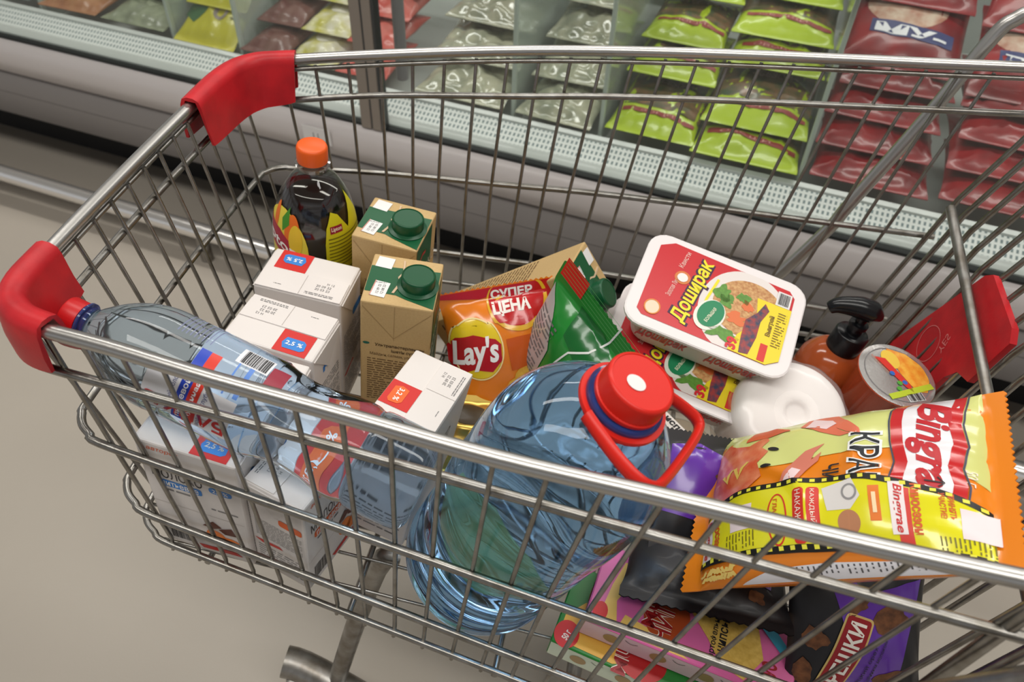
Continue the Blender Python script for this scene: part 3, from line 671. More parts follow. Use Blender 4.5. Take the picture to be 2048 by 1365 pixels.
gd('white_line', [stroke([(.012, .094), (.010, .07), (.004, .05), (-.012, .034), (-.018, .01), (-.018, -.05)], .0022)], ink(220, 222, 216), .0009)
gd('silver_panel', [poly([(-.0825, .060), (-.055, .040), (-.035, .012), (-.030, -.09), (-.0825, -.09)])], mat('silver_film', rgb(196, 190, 190), .3, metal=.35), .0009)
gd('small_print', [lines(-.08, -.08, -.040, .038, 22, .4)], ink(110, 104, 104), .0012)
gd('white_panel', [poly([(-.008, .022), (.05, .026), (.07, .0), (.06, -.05), (-.010, -.05)])], ink(228, 230, 226), .0011)
gd('brand_lettering', [txt('Только', -.004, .004, .045, .019, ang=-.02, bold=.05)], ink(176, 190, 50), .0015)
gd('brand_lettering', [txt('вкусно', -.002, -.012, .044, .001, bold=.05)], ink(76, 150, 196), .0015)

# crab flavoured chips bag lying on top, sloping up towards the child seat
W, H, T = .172, .268, .082; W_ = W
Mb = at(.427, -.140, .206, .061, -.771, -.153) @ Matrix(((0, 1, 0, 0), (-1, 0, 0, 0), (0, 0, 1, 0), (0, 0, 0, 1)))
crab = thing('chips_bag', 'big yellow-green and orange crab chips bag with a yellow film strip lying on top', 'snack bag', Mb)
bag_mesh('bag', W, H, T, film('amber_film', rgb(226, 128, 22)), crab, .017, 56, 76, seed=5.1, wr=.0014, zig=.0012, pinch=.04)
cs0 = bag_surf(W, H, T, .017, 1, .0014, 5.1, .04)
cs = lambda x, y, d: cs0(max(-W_ / 2, min(W_ / 2, x + (.015 if x > -.07 else .015 * (x + .086) / .016) * (1 if x < .06 else max(0, (.086 - x) / .026)))), y, d)
def cd(name, shapes, m, off=.0006, g=.006): return decal(name, shapes, cs, m, crab, off, g)
cd('green_field', [poly([(-.086, -.117), (-.086, .117), (.001, .117), (-.012, .09), (-.028, .055), (-.0265, .013), (-.022, -.04), (-.034, -.117)])], film('lime_film', rgb(206, 210, 128)), .0006)
cd('white_panel', [poly([(-.086, .060), (-.045, .058), (-.02, .064), (.03, .058), (.03, .098), (-.02, .096), (-.045, .104), (-.086, .103)])], film('white_film', rgb(226, 224, 228)), .0010)
for dy in (0, .040):
    cd('red_stripe', [stroke([(-.086, .061 + dy * 1.04), (-.06, .059 + dy), (-.035, .0605 + dy * 1.05), (-.012, .064 + dy * .85), (.005, .061 + dy), (.03, .058 + dy)], .0085)], film('stripe_red', rgb(190, 26, 30)), .0013)
    cd('stripe_edge', [stroke([(-.086, .0558 + dy * 1.31), (-.06, .0538 + dy * 1.27), (-.035, .0553 + dy * 1.31), (-.012, .0588 + dy * 1.11), (.005, .0558 + dy * 1.27), (.03, .0528 + dy * 1.27)], .0012)], ink(60, 62, 84), .0015)
cd('brand_lettering', [txt('Bingrae', -.083, .0665, .030, .0975, shear=.32, bold=.035)], ink(182, 20, 32), .00145)
cd('crab_body', [poly([(-.074, -.100), (-.062, -.072), (-.070, -.055), (-.060, -.050), (-.052, -.056), (-.044, -.048), (-.030, -.056), (-.016, -.052), (-.004, -.066), (.004, -.095), (-.010, -.112), (-.045, -.117), (-.07, -.113)])], mat('crab_print', rgb(206, 84, 52), .25, coat=.3, vary=.2, vscale=60, vcol=rgb(226, 140, 100)), .0010)
cd('crab_leg', [poly([(-.080, -.075), (-.076, -.050), (-.070, -.032), (-.066, -.030), (-.066, -.050), (-.070, -.078)])], ink(206, 96, 60), .0012)
cd('crab_claw', [poly([(-.082, -.018), (-.078, .008), (-.068, .020), (-.052, .032), (-.044, .034), (-.050, .022), (-.058, .012), (-.052, .018), (-.047, .026), (-.0465, .016), (-.056, -.002), (-.070, -.022)])], ink(214, 112, 84), .0012)
cd('crab_claw', [poly([(.004, -.036), (-.018, -.026), (-.034, -.012), (-.040, .004), (-.030, -.004), (-.022, -.006), (-.030, .002), (-.020, .000), (-.010, -.010), (.006, -.020)])], ink(206, 120, 100), .0012)
cd('claw_light', [poly([(-.078, -.014), (-.072, .006), (-.064, .012), (-.058, .004), (-.066, -.016)]), poly([(.002, -.032), (-.016, -.022), (-.012, -.014), (.004, -.022)])], ink(232, 206, 208), .0014)
cd('crab_eye', [ell(-.045, -.043, .0022, .0062, 16, -.4)], blk, .0014); cd('crab_eye', [ell(-.024, -.047, .0018, .0055, 16, -.1)], blk, .0014)
cd('noodle_print', [stroke([(-.03 + .008 * math.sin(i * 1.9), -.095 + .0045 * i) for i in range(7)], .004)], ink(222, 190, 90), .0014)
cd('lettering_outline', [txt('КРАБ', -.048, .024, .016, .050, bold=.06)], ink(240, 240, 236), .0012)
cd('lettering', [txt('КРАБ', -.046, .026, .014, .048, bold=.01)], ink(24, 28, 34), .00145)
cd('lettering', [txt('ЧИПСЫ', -.014, .004, .03, .018, bold=.02)], ink(24, 28, 34), .00145)
cd('weight_print', [txt('50 г', -.012, .104, .004, .111)], ink(230, 220, 200), .0012)
def ftop(y): return lerp_tab([(-.134, .004), (-.076, -.004), (.034, .0015), (.09, .014), (.134, .028)], y)
def fbot(y): return lerp_tab([(-.134, .052), (-.076, .056), (.015, .058), (.09, .064), (.134, .070)], y)
ys = [-.1165 + .2335 * i / 24 for i in range(25)]
def fstrip(a, b, y0=0, y1=25): return poly([(a(y), y) for y in ys[y0:y1]] + [(b(y), y) for y in reversed(ys[y0:y1])])
cd('yellow_film_strip', [fstrip(ftop, fbot)], film('yellow_film', rgb(222, 216, 30), .2, .5), .0018)
cd('film_border', [fstrip(lambda y: ftop(y) - .001, lambda y: ftop(y) + .0042)], ink(26, 24, 20), .0021)
cd('film_border', [fstrip(lambda y: fbot(y) - .0042, lambda y: fbot(y) + .001)], ink(26, 24, 20), .0021)
for fn, o in ((ftop, .0006), (fbot, -.0036)):
    for i in range(24):
        y = -.112 + i * .0097; cd('film_dash', [rect(fn(y) + o, y, fn(y) + o + .0030, y + .0040)], ink(226, 220, 70), .0025, None)
cd('white_square', [rect(.026, .099, .050, .121)], ink(230, 214, 216), .0022); cd('white_square', [rect(.012, -.080, .034, -.058)], ink(230, 214, 216), .0022)
cd('red_lettering', [txt('Киносезон', .010, .069, .050, .0765, bold=.04), txt('ПРИНЯТЬ', .016, .0925, .036, .0965, bold=.03), txt('УЧАСТИЕ!', .016, .0870, .036, .0910, bold=.03), txt('Киносезон', .010, -.099, .048, -.091, bold=.04)], ink(206, 84, 26), .0023)
cd('arrow', [stroke([(.006, .0790), (.006, .0905)], .0012), stroke([(.010, .0875), (.006, .0915), (.002, .0875)], .0012)], blk, .0023)
cd('brand_patch', [fstrip(lambda y: ftop(y) + .005, lambda y: fbot(y) - .005, 18, 20)], ink(206, 60, 50), .0021); cd('brand_patch', [rect(.009, .0545, .050, .0650)], ink(232, 222, 222), .0024)
cd('small_brand', [txt('Binggrae', .011, .0562, .049, .0638, shear=.25, bold=.02)], ink(196, 34, 36), .0027)
cd('brand_patch', [rect(.009, -.113, .050, -.102)], ink(232, 222, 222), .0022); cd('small_brand', [txt('Binggrae', .011, -.112, .049, -.104, shear=.25, bold=.02)], ink(196, 34, 36), .0026)
cd('ticket', [turn(rect(.012, .040, .040, .048), 0)], ink(222, 116, 30), .0021); cd('ticket_stub', [rect(.018, .0425, .034, .0455)], ink(240, 214, 170), .0025)
cd('projector', [poly([(.010, .004), (.004, .028), (.020, .034), (.030, .026), (.030, .008)])], ink(214, 210, 206), .0021); cd('projector_lens', [ring(.016, .026, .007, .006, .0015)], ink(140, 138, 138), .0025)
cd('coin', [ell(.040, .024, .0095, .0085)], ink(176, 120, 84), .0021)
cd('red_box', [rrect(.008, -.020, .053, -.010, .003)], ink(206, 52, 40), .0021); cd('red_box', [rrect(.008, -.008, .053, .002, .003)], ink(206, 52, 40), .0021)
cd('box_lettering', [txt('НАКАЖУК', .010, -.0175, .046, -.0125), txt('КАЖДЫЙ Ч', .010, -.0055, .046, -.0005)], ink(240, 226, 210), .0025)
cd('yellow_box', [ring(.031, -.034, .022, .009, .0014)], ink(206, 52, 40), .0022); cd('box_lettering', [txt('ГЛАВНЫЙ', .014, -.0375, .046, -.0325, bold=.02)], ink(200, 80, 30), .0024)
cd('small_print', [lines(.050, .084, .060, .118, 12, .35), lines(.036, -.085, .050, -.055, 9, .35)], ink(112, 104, 20), .0023)
for i in range(16):
    y = -.112 + .0042 * (i % 8) + random.uniform(-.001, .001); x = .063 + .010 * (i // 8)
    cd('twist_print', [stroke([(x + .0045 * math.sin(j * 1.3 + i), y + .0014 * j) for j in range(5)], .0030)], ink(232, 200, 110), .0012)
cd('white_back_panel', [poly([(.086, -.075), (.074, -.045), (.070, .0), (.073, .06), (.078, .117), (.086, .117)])], film('white_film', rgb(226, 224, 228)), .0010)
cd('ingredients', [lines(.0735, -.035, .083, .10, 30, .3, .4)], ink(90, 88, 90), .0014)

# ---------------------------------------------------------------- black and purple biscuit pouches
black_film = film('black_film', rgb(22, 21, 25), .48, .05); purple = film('purple_film', rgb(96, 48, 160), .25); bisc = mat('biscuit_print', rgb(120, 76, 44), .5, vary=.3, vscale=150, vcol=rgb(80, 48, 28))
def pouch(label, M, W, H, T, seed, panel, biscuits, lettering=None):
    t = thing('biscuit_pouch', label, 'snack bag', M)
    bag_mesh('bag', W, H, T, black_film, t, .012, 36, 40, seed=seed, wr=.0015, zig=.0011)
    s = bag_surf(W, H, T, .012, 1, .0015, seed)
    if panel: decal('purple_panel', [poly(panel)], s, purple, t, .0006, G)
    for (x, y, a, b, q) in biscuits: decal('biscuit_picture', [blob(x, y, a, b, x * 90 + y * 40, 22, .5, q)], s, bisc, t, .0010, G)
    if lettering:
        w, (x0, y0, x1, y1, an) = lettering; cx, cy = (x0 + x1) / 2, (y0 + y1) / 2
        dx, dy = abs(x1 - x0) / 2 + .004, abs(y1 - y0) / 2 + .004
        decal('lettering_frame', [turn(rrect(cx - dx - .002, cy - dy - .002, cx + dx + .002, cy + dy + .002, .004), an, cx, cy)], s, ink(206, 178, 110), t, .0010, G)
        decal('lettering_panel', [turn(rrect(cx - dx, cy - dy, cx + dx, cy + dy, .003), an, cx, cy)], s, ink(150, 26, 34), t, .0013, G)
        decal('lettering', [txt(w, x0, y0, x1, y1, ang=an, bold=.03)], s, ink(238, 232, 222), t, .0017, G)
    return t, s
pouch('black and purple biscuit pouch tucked beside the cap of the large bottle', at(.330, -.105, .112, .55, .12, .18), .085, .12, .02, 1.1, [(-.040, -.02), (.036, -.03), (.040, .035), (.0, .05), (-.03, .045)], [(.02, -.005, .012, .009, .3), (.026, .02, .008, .006, 0)])
pb, pbs = pouch('black biscuit pouch with a torn-looking saw edge lying flat on the pink box', at(.352, -.164, .083, -.231, -.106, -.04), .155, .115, .034, 3.2, [(.02, -.01), (.06, -.02), (.07, .03), (.04, .03)], [(.045, -.032, .008, .006, .2)])
pc, pcs = pouch('black and purple nut biscuit pouch with a red lettering panel standing behind the wires', at(.486, -.190, .095, .88, -.10, .23), .130, .150, .042, 6.4, [(-.045, -.07), (.036, -.07), (.045, -.01), (.056, .045), (.0, .035), (-.02, .060), (-.035, .055), (-.018, .0)], [(.024, .012, .018, .014, .5), (-.006, .026, .012, .006, .6), (-.046, -.004, .010, .010, 0), (-.052, -.042, .009, .012, 0), (.028, -.05, .015, .010, .2)], ('ОРЕШКИ', (-.058, -.034, .020, -.018, 1.25)))
decal('lettering', [turn(txt('грецкий орех', -.025, -.006, .025, -.001), 1.25, 0, 0, .0, -.034), turn(txt('со сгущённым молоком', -.03, -.006, .03, -.001), 1.25, 0, 0, .008, -.034)], pcs, ink(30, 24, 40), pc, .0014, G)

# ---------------------------------------------------------------- potato chip boxes
def chip_box(label, M, L, D, Hh, base, side, art):
    t = thing('chip_box', label, 'box', M)
    from_bm('carton', box_bm(L, D, Hh, .0012, 1, (L / 2, D / 2, 0)), base, t, None, False)
    tp = face((0, 0, Hh), (1, 0, 0), (0, 1, 0)); fr = face((0, 0, 0), (1, 0, 0), (0, 0, 1)); le = face((0, 0, 0), (0, -1, 0), (0, 0, 1)); art(t, tp, fr, le, L, D, Hh)
    decal('side_panel', [rect(.001, .001, L - .001, Hh - .001)], fr, side, t)
    for i in range(4):
        x = .03 + i * .045
        decal('nut_picture', [ell(x, Hh * .5, .008, .007, 16)], fr, ink(168, 140, 96), t, .0008)
        decal('curl_line', [stroke([(x + .012 + .002 * k, Hh * (.78 - .12 * math.sin(k * .5))) for k in range(7)], .0006)], fr, blk, t, .0008)
    return t
pink = mat('pink_board', rgb(216, 104, 160), .35, spec=.5); lpink = ink(226, 196, 204); grn = mat('green_board', rgb(40, 124, 48), .35, spec=.5); lgrn = ink(212, 222, 200)
chipy = mat('chip_photo', rgb(222, 186, 96), .4, vary=.15, vscale=180, vcol=rgb(200, 160, 70)); dred = ink(152, 26, 28); cream = ink(238, 230, 214)
def art_pink(t, tp, fr, le, L, D, Hh):
    decal('potato_picture', [poly([(.012, .010), (.016, .045), (.022, .072), (.034, .074), (.032, .05), (.024, .030), (.030, .006)]), poly([(.03, .002), (.10, .002), (.06, .016), (.035, .020)])], tp, ink(232, 190, 100), t)
    decal('logo_ground', [ell(.072, .035, .022, .026, 28)], tp, ink(170, 70, 30), t, .0006)
    decal('brand_outline', [txt('MULTI', .026, .042, .088, .055, ang=PI / 2, bold=.05), txt('ЧИПЫ', .040, .028, .098, .048, ang=PI / 2, bold=.05)], tp, cream, t, .0008)
    decal('brand_lettering', [txt('MULTI', .026, .042, .088, .055, ang=PI / 2, bold=.015), txt('ЧИПЫ', .040, .028, .098, .048, ang=PI / 2, bold=.015)], tp, dred, t, .0011)
    decal('chip_photo', [poly([(.095, .078), (.150, .082), (.165, .030), (.150, .004), (.128, .010), (.112, .03), (.092, .05)])], tp, chipy, t, .0006)
    decal('black_lettering', [txt('картофельные', .091, .032, .145, .039, ang=PI / 2, bold=.02), txt('чипсы', .110, .034, .142, .041, ang=PI / 2, bold=.02)], tp, blk, t, .0010)
    decal('red_mark', [ell(.012, .014, .007, .010, 18)], tp, ink(206, 40, 40), t, .0006)
    decal('blue_ribbon', [poly([(.158, .062), (.182, .04), (.186, .05), (.166, .07)])], tp, ink(60, 160, 190), t, .0010)
    decal('red_lettering', [txt('ВКУС', .158, .010, .184, .024, ang=PI / 2, bold=.03)], tp, dred, t, .0010)
    decal('cookie_picture', [ell(-.070, Hh * .5, .008, .010, 18)], le, ink(140, 84, 84), t); decal('strawberry_picture', [ell(-.036, Hh * .5, .010, .008, 18)], le, ink(196, 40, 50), t); decal('leaf_picture', [ell(-.044, Hh * .75, .006, .004, 12)], le, ink(70, 150, 60), t, .0007)
def art_green(t, tp, fr, le, L, D, Hh):
    decal('potato_picture', [poly([(.005, .004), (.005, .03), (.02, .05), (.05, .03), (.08, .012), (.06, .003)])], tp, ink(232, 176, 70), t)
    decal('weight_disc', [ell(.012, .012, .012, .014, 24)], tp, ink(206, 40, 36), t, .0007); decal('weight_lettering', [txt('50 г', .007, .008, .017, .014, ang=PI / 2 - .2, bold=.03)], tp, cream, t, .0010)
    decal('logo_ground', [ell(.085, .018, .024, .020, 28)], tp, ink(180, 30, 30), t, .0006)
    decal('brand_outline', [txt('MULTI', .036, .020, .098, .034, ang=PI / 2, bold=.05)], tp, cream, t, .0008); decal('brand_lettering', [txt('MULTI', .036, .020, .098, .034, ang=PI / 2, bold=.015)], tp, dred, t, .0011)
    decal('cookie_picture', [ell(-.06, Hh * .5, .010, .009, 18)], le, ink(220, 206, 180), t)
yawb = math.radians(-8.8)
chip_box('pink multi potato chip box lying on top of the green chip box', at(.2475, -.232, .0295, .0, 0, yawb), .195, .085, .027, pink, lpink, art_pink)
chip_box('green multi potato chip box lying underneath the pink chip box', at(.2235, -.246, .0005, 0, 0, yawb - .02), .195, .085, .027, grn, lgrn, art_green)
# ---------------------------------------------------------------- instant noodle trays
foam = mat('white_foam_tray', rgb(228, 222, 222), .45); redfoil = film('noodle_red', rgb(196, 36, 44), .3, .25)
def rr_loop(L, D, r, z, n=6):
    out = []
    for cx, cy, q in ((L / 2 - r, D / 2 - r, 0), (-L / 2 + r, D / 2 - r, PI / 2), (-L / 2 + r, -D / 2 + r, PI), (L / 2 - r, -D / 2 + r, 1.5 * PI)):
        for k in range(n): a = q + PI / 2 * k / (n - 1); out.append((cx + r * math.cos(a), cy + r * math.sin(a), z))
    return out
def loft(name, loops, m, parent, M=None, smooth=False):
    V, F = [], []; n = len(loops[0])
    for i, l in enumerate(loops):
        V += l
        if i:
            o = (i - 1) * n
            for k in range(n): F.append((o + k, o + (k + 1) % n, o + n + (k + 1) % n, o + n + k))
    F.append(tuple(reversed(range(n)))); o = (len(loops) - 1) * n; F.append(tuple(o + k for k in range(n)))
    return from_py(name, V, F, m, parent, M, smooth)
def noodle_tray(label, M):
    t = thing('noodle_tray', label, 'noodle tray', M); L, D = .185, .131
    loft('tray', [rr_loop(L - .034, D - .034, .02, -.050), rr_loop(L - .030, D - .030, .02, -.048), rr_loop(L - .016, D - .016, .02, -.006), rr_loop(L - .002, D - .002, .022, -.006), rr_loop(L, D, .022, -.004), rr_loop(L, D, .022, -.001), rr_loop(L - .003, D - .003, .022, 0)], foam, t)
    tp = face((0, 0, 0), (1, 0, 0), (0, 1, 0))
    out = [(-.079, -.046), (-.072, -.052), (.066, -.054), (.079, -.044), (.079, .044), (.072, .052), (-.064, .057), (-.079, .047)]
    decal('lid_label', [poly(out)], tp, redfoil, t)
    decal('bowl_ring', [poly([(p[0], min(.054, max(-.053, p[1]))) for p in [(.030 + .050 * math.cos(a), -.002 + .058 * math.sin(a)) for a in [2 * PI * k / 40 for k in range(40)]] if p[0] <= .079])], tp, ink(222, 214, 210), t, .0006)
    decal('noodle_picture', [poly([(.034 + .040 * math.cos(a), max(-.052, .006 + .038 * math.sin(a))) for a in [2 * PI * k / 36 for k in range(36)]])], tp, mat('noodle_photo', rgb(206, 164, 110), .4, vary=.25, vscale=300, vcol=rgb(170, 112, 66)), t, .0009)
    decal('greens_picture', [blob(.002, .016, .009, .011, 1.2, 22, .8), blob(.010, .006, .008, .009, 4.2, 22, .8), blob(.012, -.036, .016, .008, 7.7, 22, .8), blob(.026, .018, .007, .006, 2.9, 18, .8)], tp, mat('greens_photo', rgb(84, 130, 50), .4, vary=.4, vscale=300), t, .0012)
    decal('carrot_picture', [blob(.024, -.012, .012, .008, 5.5, 18, .8), blob(.034, .008, .008, .006, 9.1, 18, .8)], tp, ink(214, 110, 60), t, .0012)
    decal('yellow_panel', [poly([(.040, .026), (.079, .026), (.079, -.044), (.066, -.054), (.024, -.053), (.030, -.030), (.046, -.006)])], tp, ink(228, 206, 40), t, .0012)
    decal('toy_cars_picture', [poly([(.034, -.008), (.044, .006), (.050, .022), (.056, .014), (.050, -.004), (.050, -.026), (.046, -.050), (.036, -.052), (.034, -.030)])], tp, mat('dark_picture', rgb(56, 62, 84), .4, vary=.8, vscale=160, vcol=rgb(170, 60, 50)), t, .0015)
    decal('price_lettering', [txt('39', .019, -.050, .034, -.038, ang=PI / 2, bold=.05)], tp, ink(206, 40, 50), t, .0017)
    decal('panel_lettering', [txt('Выиграй', .047, -.008, .075, -.001, ang=PI / 2, bold=.03), lines(.066, -.030, .076, .018, 14, .35)], tp, ink(120, 90, 30), t, .0016)
    decal('red_tag', [rect(.056, -.052, .064, -.030)], tp, ink(206, 50, 40), t, .0016)
    decal('green_badge', [ell(-.004, -.020, .022, .016, 26, PI / 2 - .3)], tp, ink(226, 226, 214), t, .0012); decal('green_badge', [ell(-.003, -.018, .019, .0135, 26, PI / 2 - .3)], tp, ink(28, 128, 84), t, .0015)
    decal('badge_lettering', [txt('БОЛЬШАЯ', -.014, -.022, .008, -.018, ang=PI / 2 - .3, bold=.02)], tp, ink(226, 226, 200), t, .0018)
    decal('brand_shadow', [txt('Доширак', -.0755, -.011, .0195, .0155, ang=PI / 2 - .14, shear=.1, bold=.075)], tp, ink(60, 24, 60), t, .0007)
    decal('brand_lettering', [txt('Доширак', -.075, -.008, .019, .013, ang=PI / 2 - .14, shear=.1, bold=.028)], tp, ink(232, 216, 40), t, .0011)
    decal('brand_swash', [stroke([(-.014, -.03), (-.012, .0), (-.006, .030)], .003)], tp, ink(232, 216, 40), t, .0011)
    decal('small_lettering', [txt('Золотая Линия', -.066, -.004, -.036, .002, ang=PI / 2 - .14), txt('Квисти', -.060, .036, -.036, .042, ang=PI / 2 - .14)], tp, ink(232, 200, 190), t, .0008)
    decal('round_emblem', [ell(-.044, .014, .009, .009, 20)], tp, ink(206, 120, 60), t, .0008); decal('round_emblem', [ell(-.044, .014, .006, .006, 16)], tp, ink(230, 226, 222), t, .0011)
    decal('round_emblem', [ell(-.064, -.038, .009, .010, 22)], tp, ink(232, 206, 180), t, .0008); decal('emblem_ring', [ring(-.064, -.038, .009, .010, .0014)], tp, ink(214, 130, 50), t, .0011)
    decal('barcode_patch', [rect(.060, .026, .076, .046)], tp, ink(222, 220, 218), t, .0015); decal('barcode', [bars(.062, .028, .074, .044, 16)], tp, blk, t, .0018)
    sl = Vector((0, .014, .042)).normalized()
    fr = face((0, -D / 2 + .0150, -.048), (1, 0, 0), (0, -.007, .042)); 
    decal('side_print', [txt('Доширак', -.070, .010, -.012, .034, shear=.2, bold=.03), txt('Доширак', .010, .010, .066, .034, shear=.2, bold=.03)], fr, ink(206, 84, 88), t, .0006)
    lf = face((-L / 2 + .0150, 0, -.048), (0, -1, 0), (-.007, 0, .042)); decal('side_print', [txt('Доширак', -.04, .010, .04, .034, shear=.2, bold=.03)], lf, ink(206, 84, 88), t, .0006)
    return t
MD = at(.324, .097, .186, .218, .068, -.151)
noodle_tray('noodle tray with red and yellow lid lying uppermost on another noodle tray', MD)
noodle_tray('noodle tray half hidden underneath the upper noodle tray', MD @ Matrix.Translation((-.006, -.036, -.053)) @ Matrix.Rotation(.02, 4, 'X'))

# ---------------------------------------------------------------- jelly cup
jel = thing('jelly_cup', 'orange fruit jelly cup with a printed foil lid leaning against the red seat flap', 'cup', tilt_to((.5215, .0865, .004), (.529, .076, .164)))
JH = .066
pj_ = [(.028, 0), (.030, .002), (.0385, .088 + JH), (.0400, .0895 + JH), (.0425, .0905 + JH), (.0428, .0925 + JH), (.0400, .0930 + JH)]
lathe('cup', pj_, mat('orange_jelly', rgb(200, 84, 48), .2, coat=.3, trans=.15), jel, None, 48)
foil = mat('silver_foil', rgb(206, 204, 202), .25, .8, bump=.1, bscale=300)
lathe('foil_lid', [(.0005, .0930 + JH), (.0420, .0928 + JH), (.0424, .0934 + JH), (.0380, .0940 + JH), (.0005, .0940 + JH)], foil, jel, None, 56)
jt = face((0, 0, .0941 + JH), (1, 0, 0), (0, 1, 0)); ja = math.atan2(*reversed(((jel.matrix_basis.inverted() @ BASKET).to_3x3() @ Vector((1, .1, .1))).to_2d()))
def jd(n, sh, m, off): decal(n, [turn(s, ja) for s in sh], jt, m, jel, off)
jd('fruit_picture', [poly([(-.006, .036), (.016, .032), (.032, .018), (.0365, .0), (.030, -.018), (.018, -.020), (.004, .002)])], mat('orange_photo', rgb(222, 130, 36), .3, vary=.2, vscale=120, vcol=rgb(232, 176, 70)), .0003)
jd('fruit_picture', [ell(-.004, .020, .010, .013, 18, .3)], ink(226, 190, 70), .0006)
jd('rim_ring', [ring(0, 0, .0365, .0365, .0008)], grey_ink, .0005)
jd('brand_shape', [poly([(-.022, .020), (.006, -.016), (.014, -.022), (.012, -.012), (-.010, .020)])], ink(206, 50, 40), .0008)
jd('blue_dot', [ell(-.006, .000, .003, .003, 12), ell(.006, -.010, .003, .003, 12)], ink(50, 100, 180), .0010); jd('green_dot', [ell(.0, -.012, .003, .003, 12), ell(-.002, -.020, .003, .003, 12)], ink(80, 160, 60), .0010)
jd('green_tag', [turn(rect(-.028, -.027, .030, -.020), .45)], ink(180, 196, 50), .0008)
jd('barcode_patch', [turn(rect(-.006, -.036, .014, -.026), .35)], ink(228, 228, 228), .0006); jd('barcode', [turn(bars(-.005, -.0355, .013, -.0265, 18), .35)], blk, .0011)
jd('lid_lettering', [turn(txth('желейный десерт', -.014, -.004, .003), -.95, 0, 0, -.006, .002)], ink(206, 110, 70), .0010)
decal('cup_label', [rect(-3.4, .06, -1.9, .135)], cyl(pj_), mat('pale_pink_label', rgb(226, 176, 168), .4), jel, .0006, (.08, .01))
decal('cup_lettering', [txt('желе', -3.0, .110, -2.2, .126, shear=.3, bold=.02), txt('ГОСТ', -2.9, .090, -2.3, .099)], cyl(pj_), blk, jel, .0010, (.08, .01))

# ---------------------------------------------------------------- paper roll in film
roll = thing('paper_roll', 'fat white paper roll in thin clear film between the soap and the noodle trays', 'paper roll', tilt_to((.425, .058, .040), (.427, .006, .148)))
pr = prof_smooth([(.020, .004), (.050, .0), (.060, .010), (.0625, .03), (.0625, .075), (.060, .092), (.050, .103), (.024, .107), (.014, .1065), (.009, .103), (.003, .102)], 4)
lathe('roll', pr, mat('white_tissue', rgb(238, 233, 230), .8, bump=.2, bscale=60), roll, None, 56)
prf = prof_smooth([(.004, -.003), (.052, -.003), (.063, .008), (.0655, .03), (.0655, .075), (.063, .094), (.052, .1055), (.026, .107), (.004, .106)], 4)
lathe('clear_film', prf, clear('wrap_film', (.99, .99, .99, 1), .02, .16, .10, (.95, .94, .94, 1)), roll, None, 64, lobe=lambda a, z: .0018 * math.sin(a * 9 + z * 90) * math.sin(z * 50 + a * 3))
decal('blue_mark', [rect(-1.5, .060, -1.42, .074)], cyl(prf), ink(70, 64, 130), roll, .0006)

# ---------------------------------------------------------------- small jar and gold pack
jar = thing('plastic_jar', 'clear plastic jar of amber sweets with a white label strip beside the large red cap', 'jar', tilt_to((.318, -.036, .02), (.314, -.041, .115)))
pj2 = prof_smooth([(.034, 0), (.040, .004), (.0415, .02), (.0415, .068), (.040, .074)], 3)
lathe('jar_body', pj2, clear('jar_plastic', (.95, .93, .88, 1), .08, .05), jar, None, 44)
lathe('sweets', [(.033, .002), (.039, .006), (.0395, .055), (.030, .062), (.0005, .060)], mat('amber_sweets', rgb(176, 96, 20), .15, coat=.5, bump=.6, bscale=90, vary=.5, vscale=70, vcol=rgb(226, 160, 50)), jar, None, 40)
lathe('jar_lid', [(.0005, .0745), (.044, .0745), (.0445, .077), (.0445, .082), (.043, .0835), (.0005, .0825)], clear('jar_lid_plastic', (.97, .96, .93, 1), .03, .06, .03, (.9, .85, .75, 1)), jar, None, 48)
jc = math.atan2(*reversed(((jar.matrix_basis.inverted()) @ cam.matrix_world.translation).to_2d()))
jl = face((0, 0, .0836), (math.cos(jc + 1.1), math.sin(jc + 1.1), 0), (math.cos(jc + 1.1 + PI / 2), math.sin(jc + 1.1 + PI / 2), 0))
decal('label_strip', [rect(-.040, .004, .030, .017)], jl, ink(222, 214, 208), jar, .0004); decal('label_lettering', [txt('испор', -.034, .0065, .000, .0145, bold=.04)], jl, blk, jar, .0008)
gold = thing('gold_packet', 'small gold foil packet showing between the leaning carton and the large bottle', 'packet', at(.094, -.060, .055, .5, .1, .3))
bag_mesh('foil', .06, .09, .028, mat('gold_foil', rgb(196, 164, 84), .28, .85), gold, .01, 24, 28, seed=8.2, wr=.002)
decal('dark_band', [ell(.0, .022, .022, .012, 24)], bag_surf(.06, .09, .028, .01, 1, .002, 8.2), ink(70, 56, 34), gold, .0006, G)
# ---------------------------------------------------------------- glass fronted freezer
FM = Matrix.Translation((.66 * math.sin(math.radians(10)), .66 * math.cos(math.radians(10)), 0)) @ Matrix.Rotation(math.radians(-10), 4, 'Z')
frz = thing('display_freezer', 'long glass fronted shop freezer filled with bags of frozen food', 'freezer', FM)
X0, X1 = -4.2, 2.6
white_enam = mat('white_enamel', rgb(206, 200, 198), .35, spec=.5); grey_enam = mat('grey_enamel', rgb(134, 129, 126), .45, spec=.4)
def extrude_x(name, prof, m, x0=X0, x1=X1, parent=frz, smooth=True):
    V = [(x, y, z) for x in (x0, x1) for y, z in prof]; n = len(prof); F = [(i, (i + 1) % n, n + (i + 1) % n, n + i) for i in range(n)]
    F += [tuple(range(n)), tuple(reversed(range(n, 2 * n)))]
    return from_py(name, V, F, m, parent, None, smooth)
extrude_x('front_ledge', [(.03, .376), (.008, .377), (-.006, .374), (-.016, .364), (-.021, .350), (-.021, .330), (-.017, .316), (-.009, .302), (.000, .290), (.012, .280), (.03, .278)], white_enam)
extrude_x('kick_panel', [(.010, .284), (.004, .280), (.004, .172), (.010, .166), (.022, .166), (.022, .284)], grey_enam)
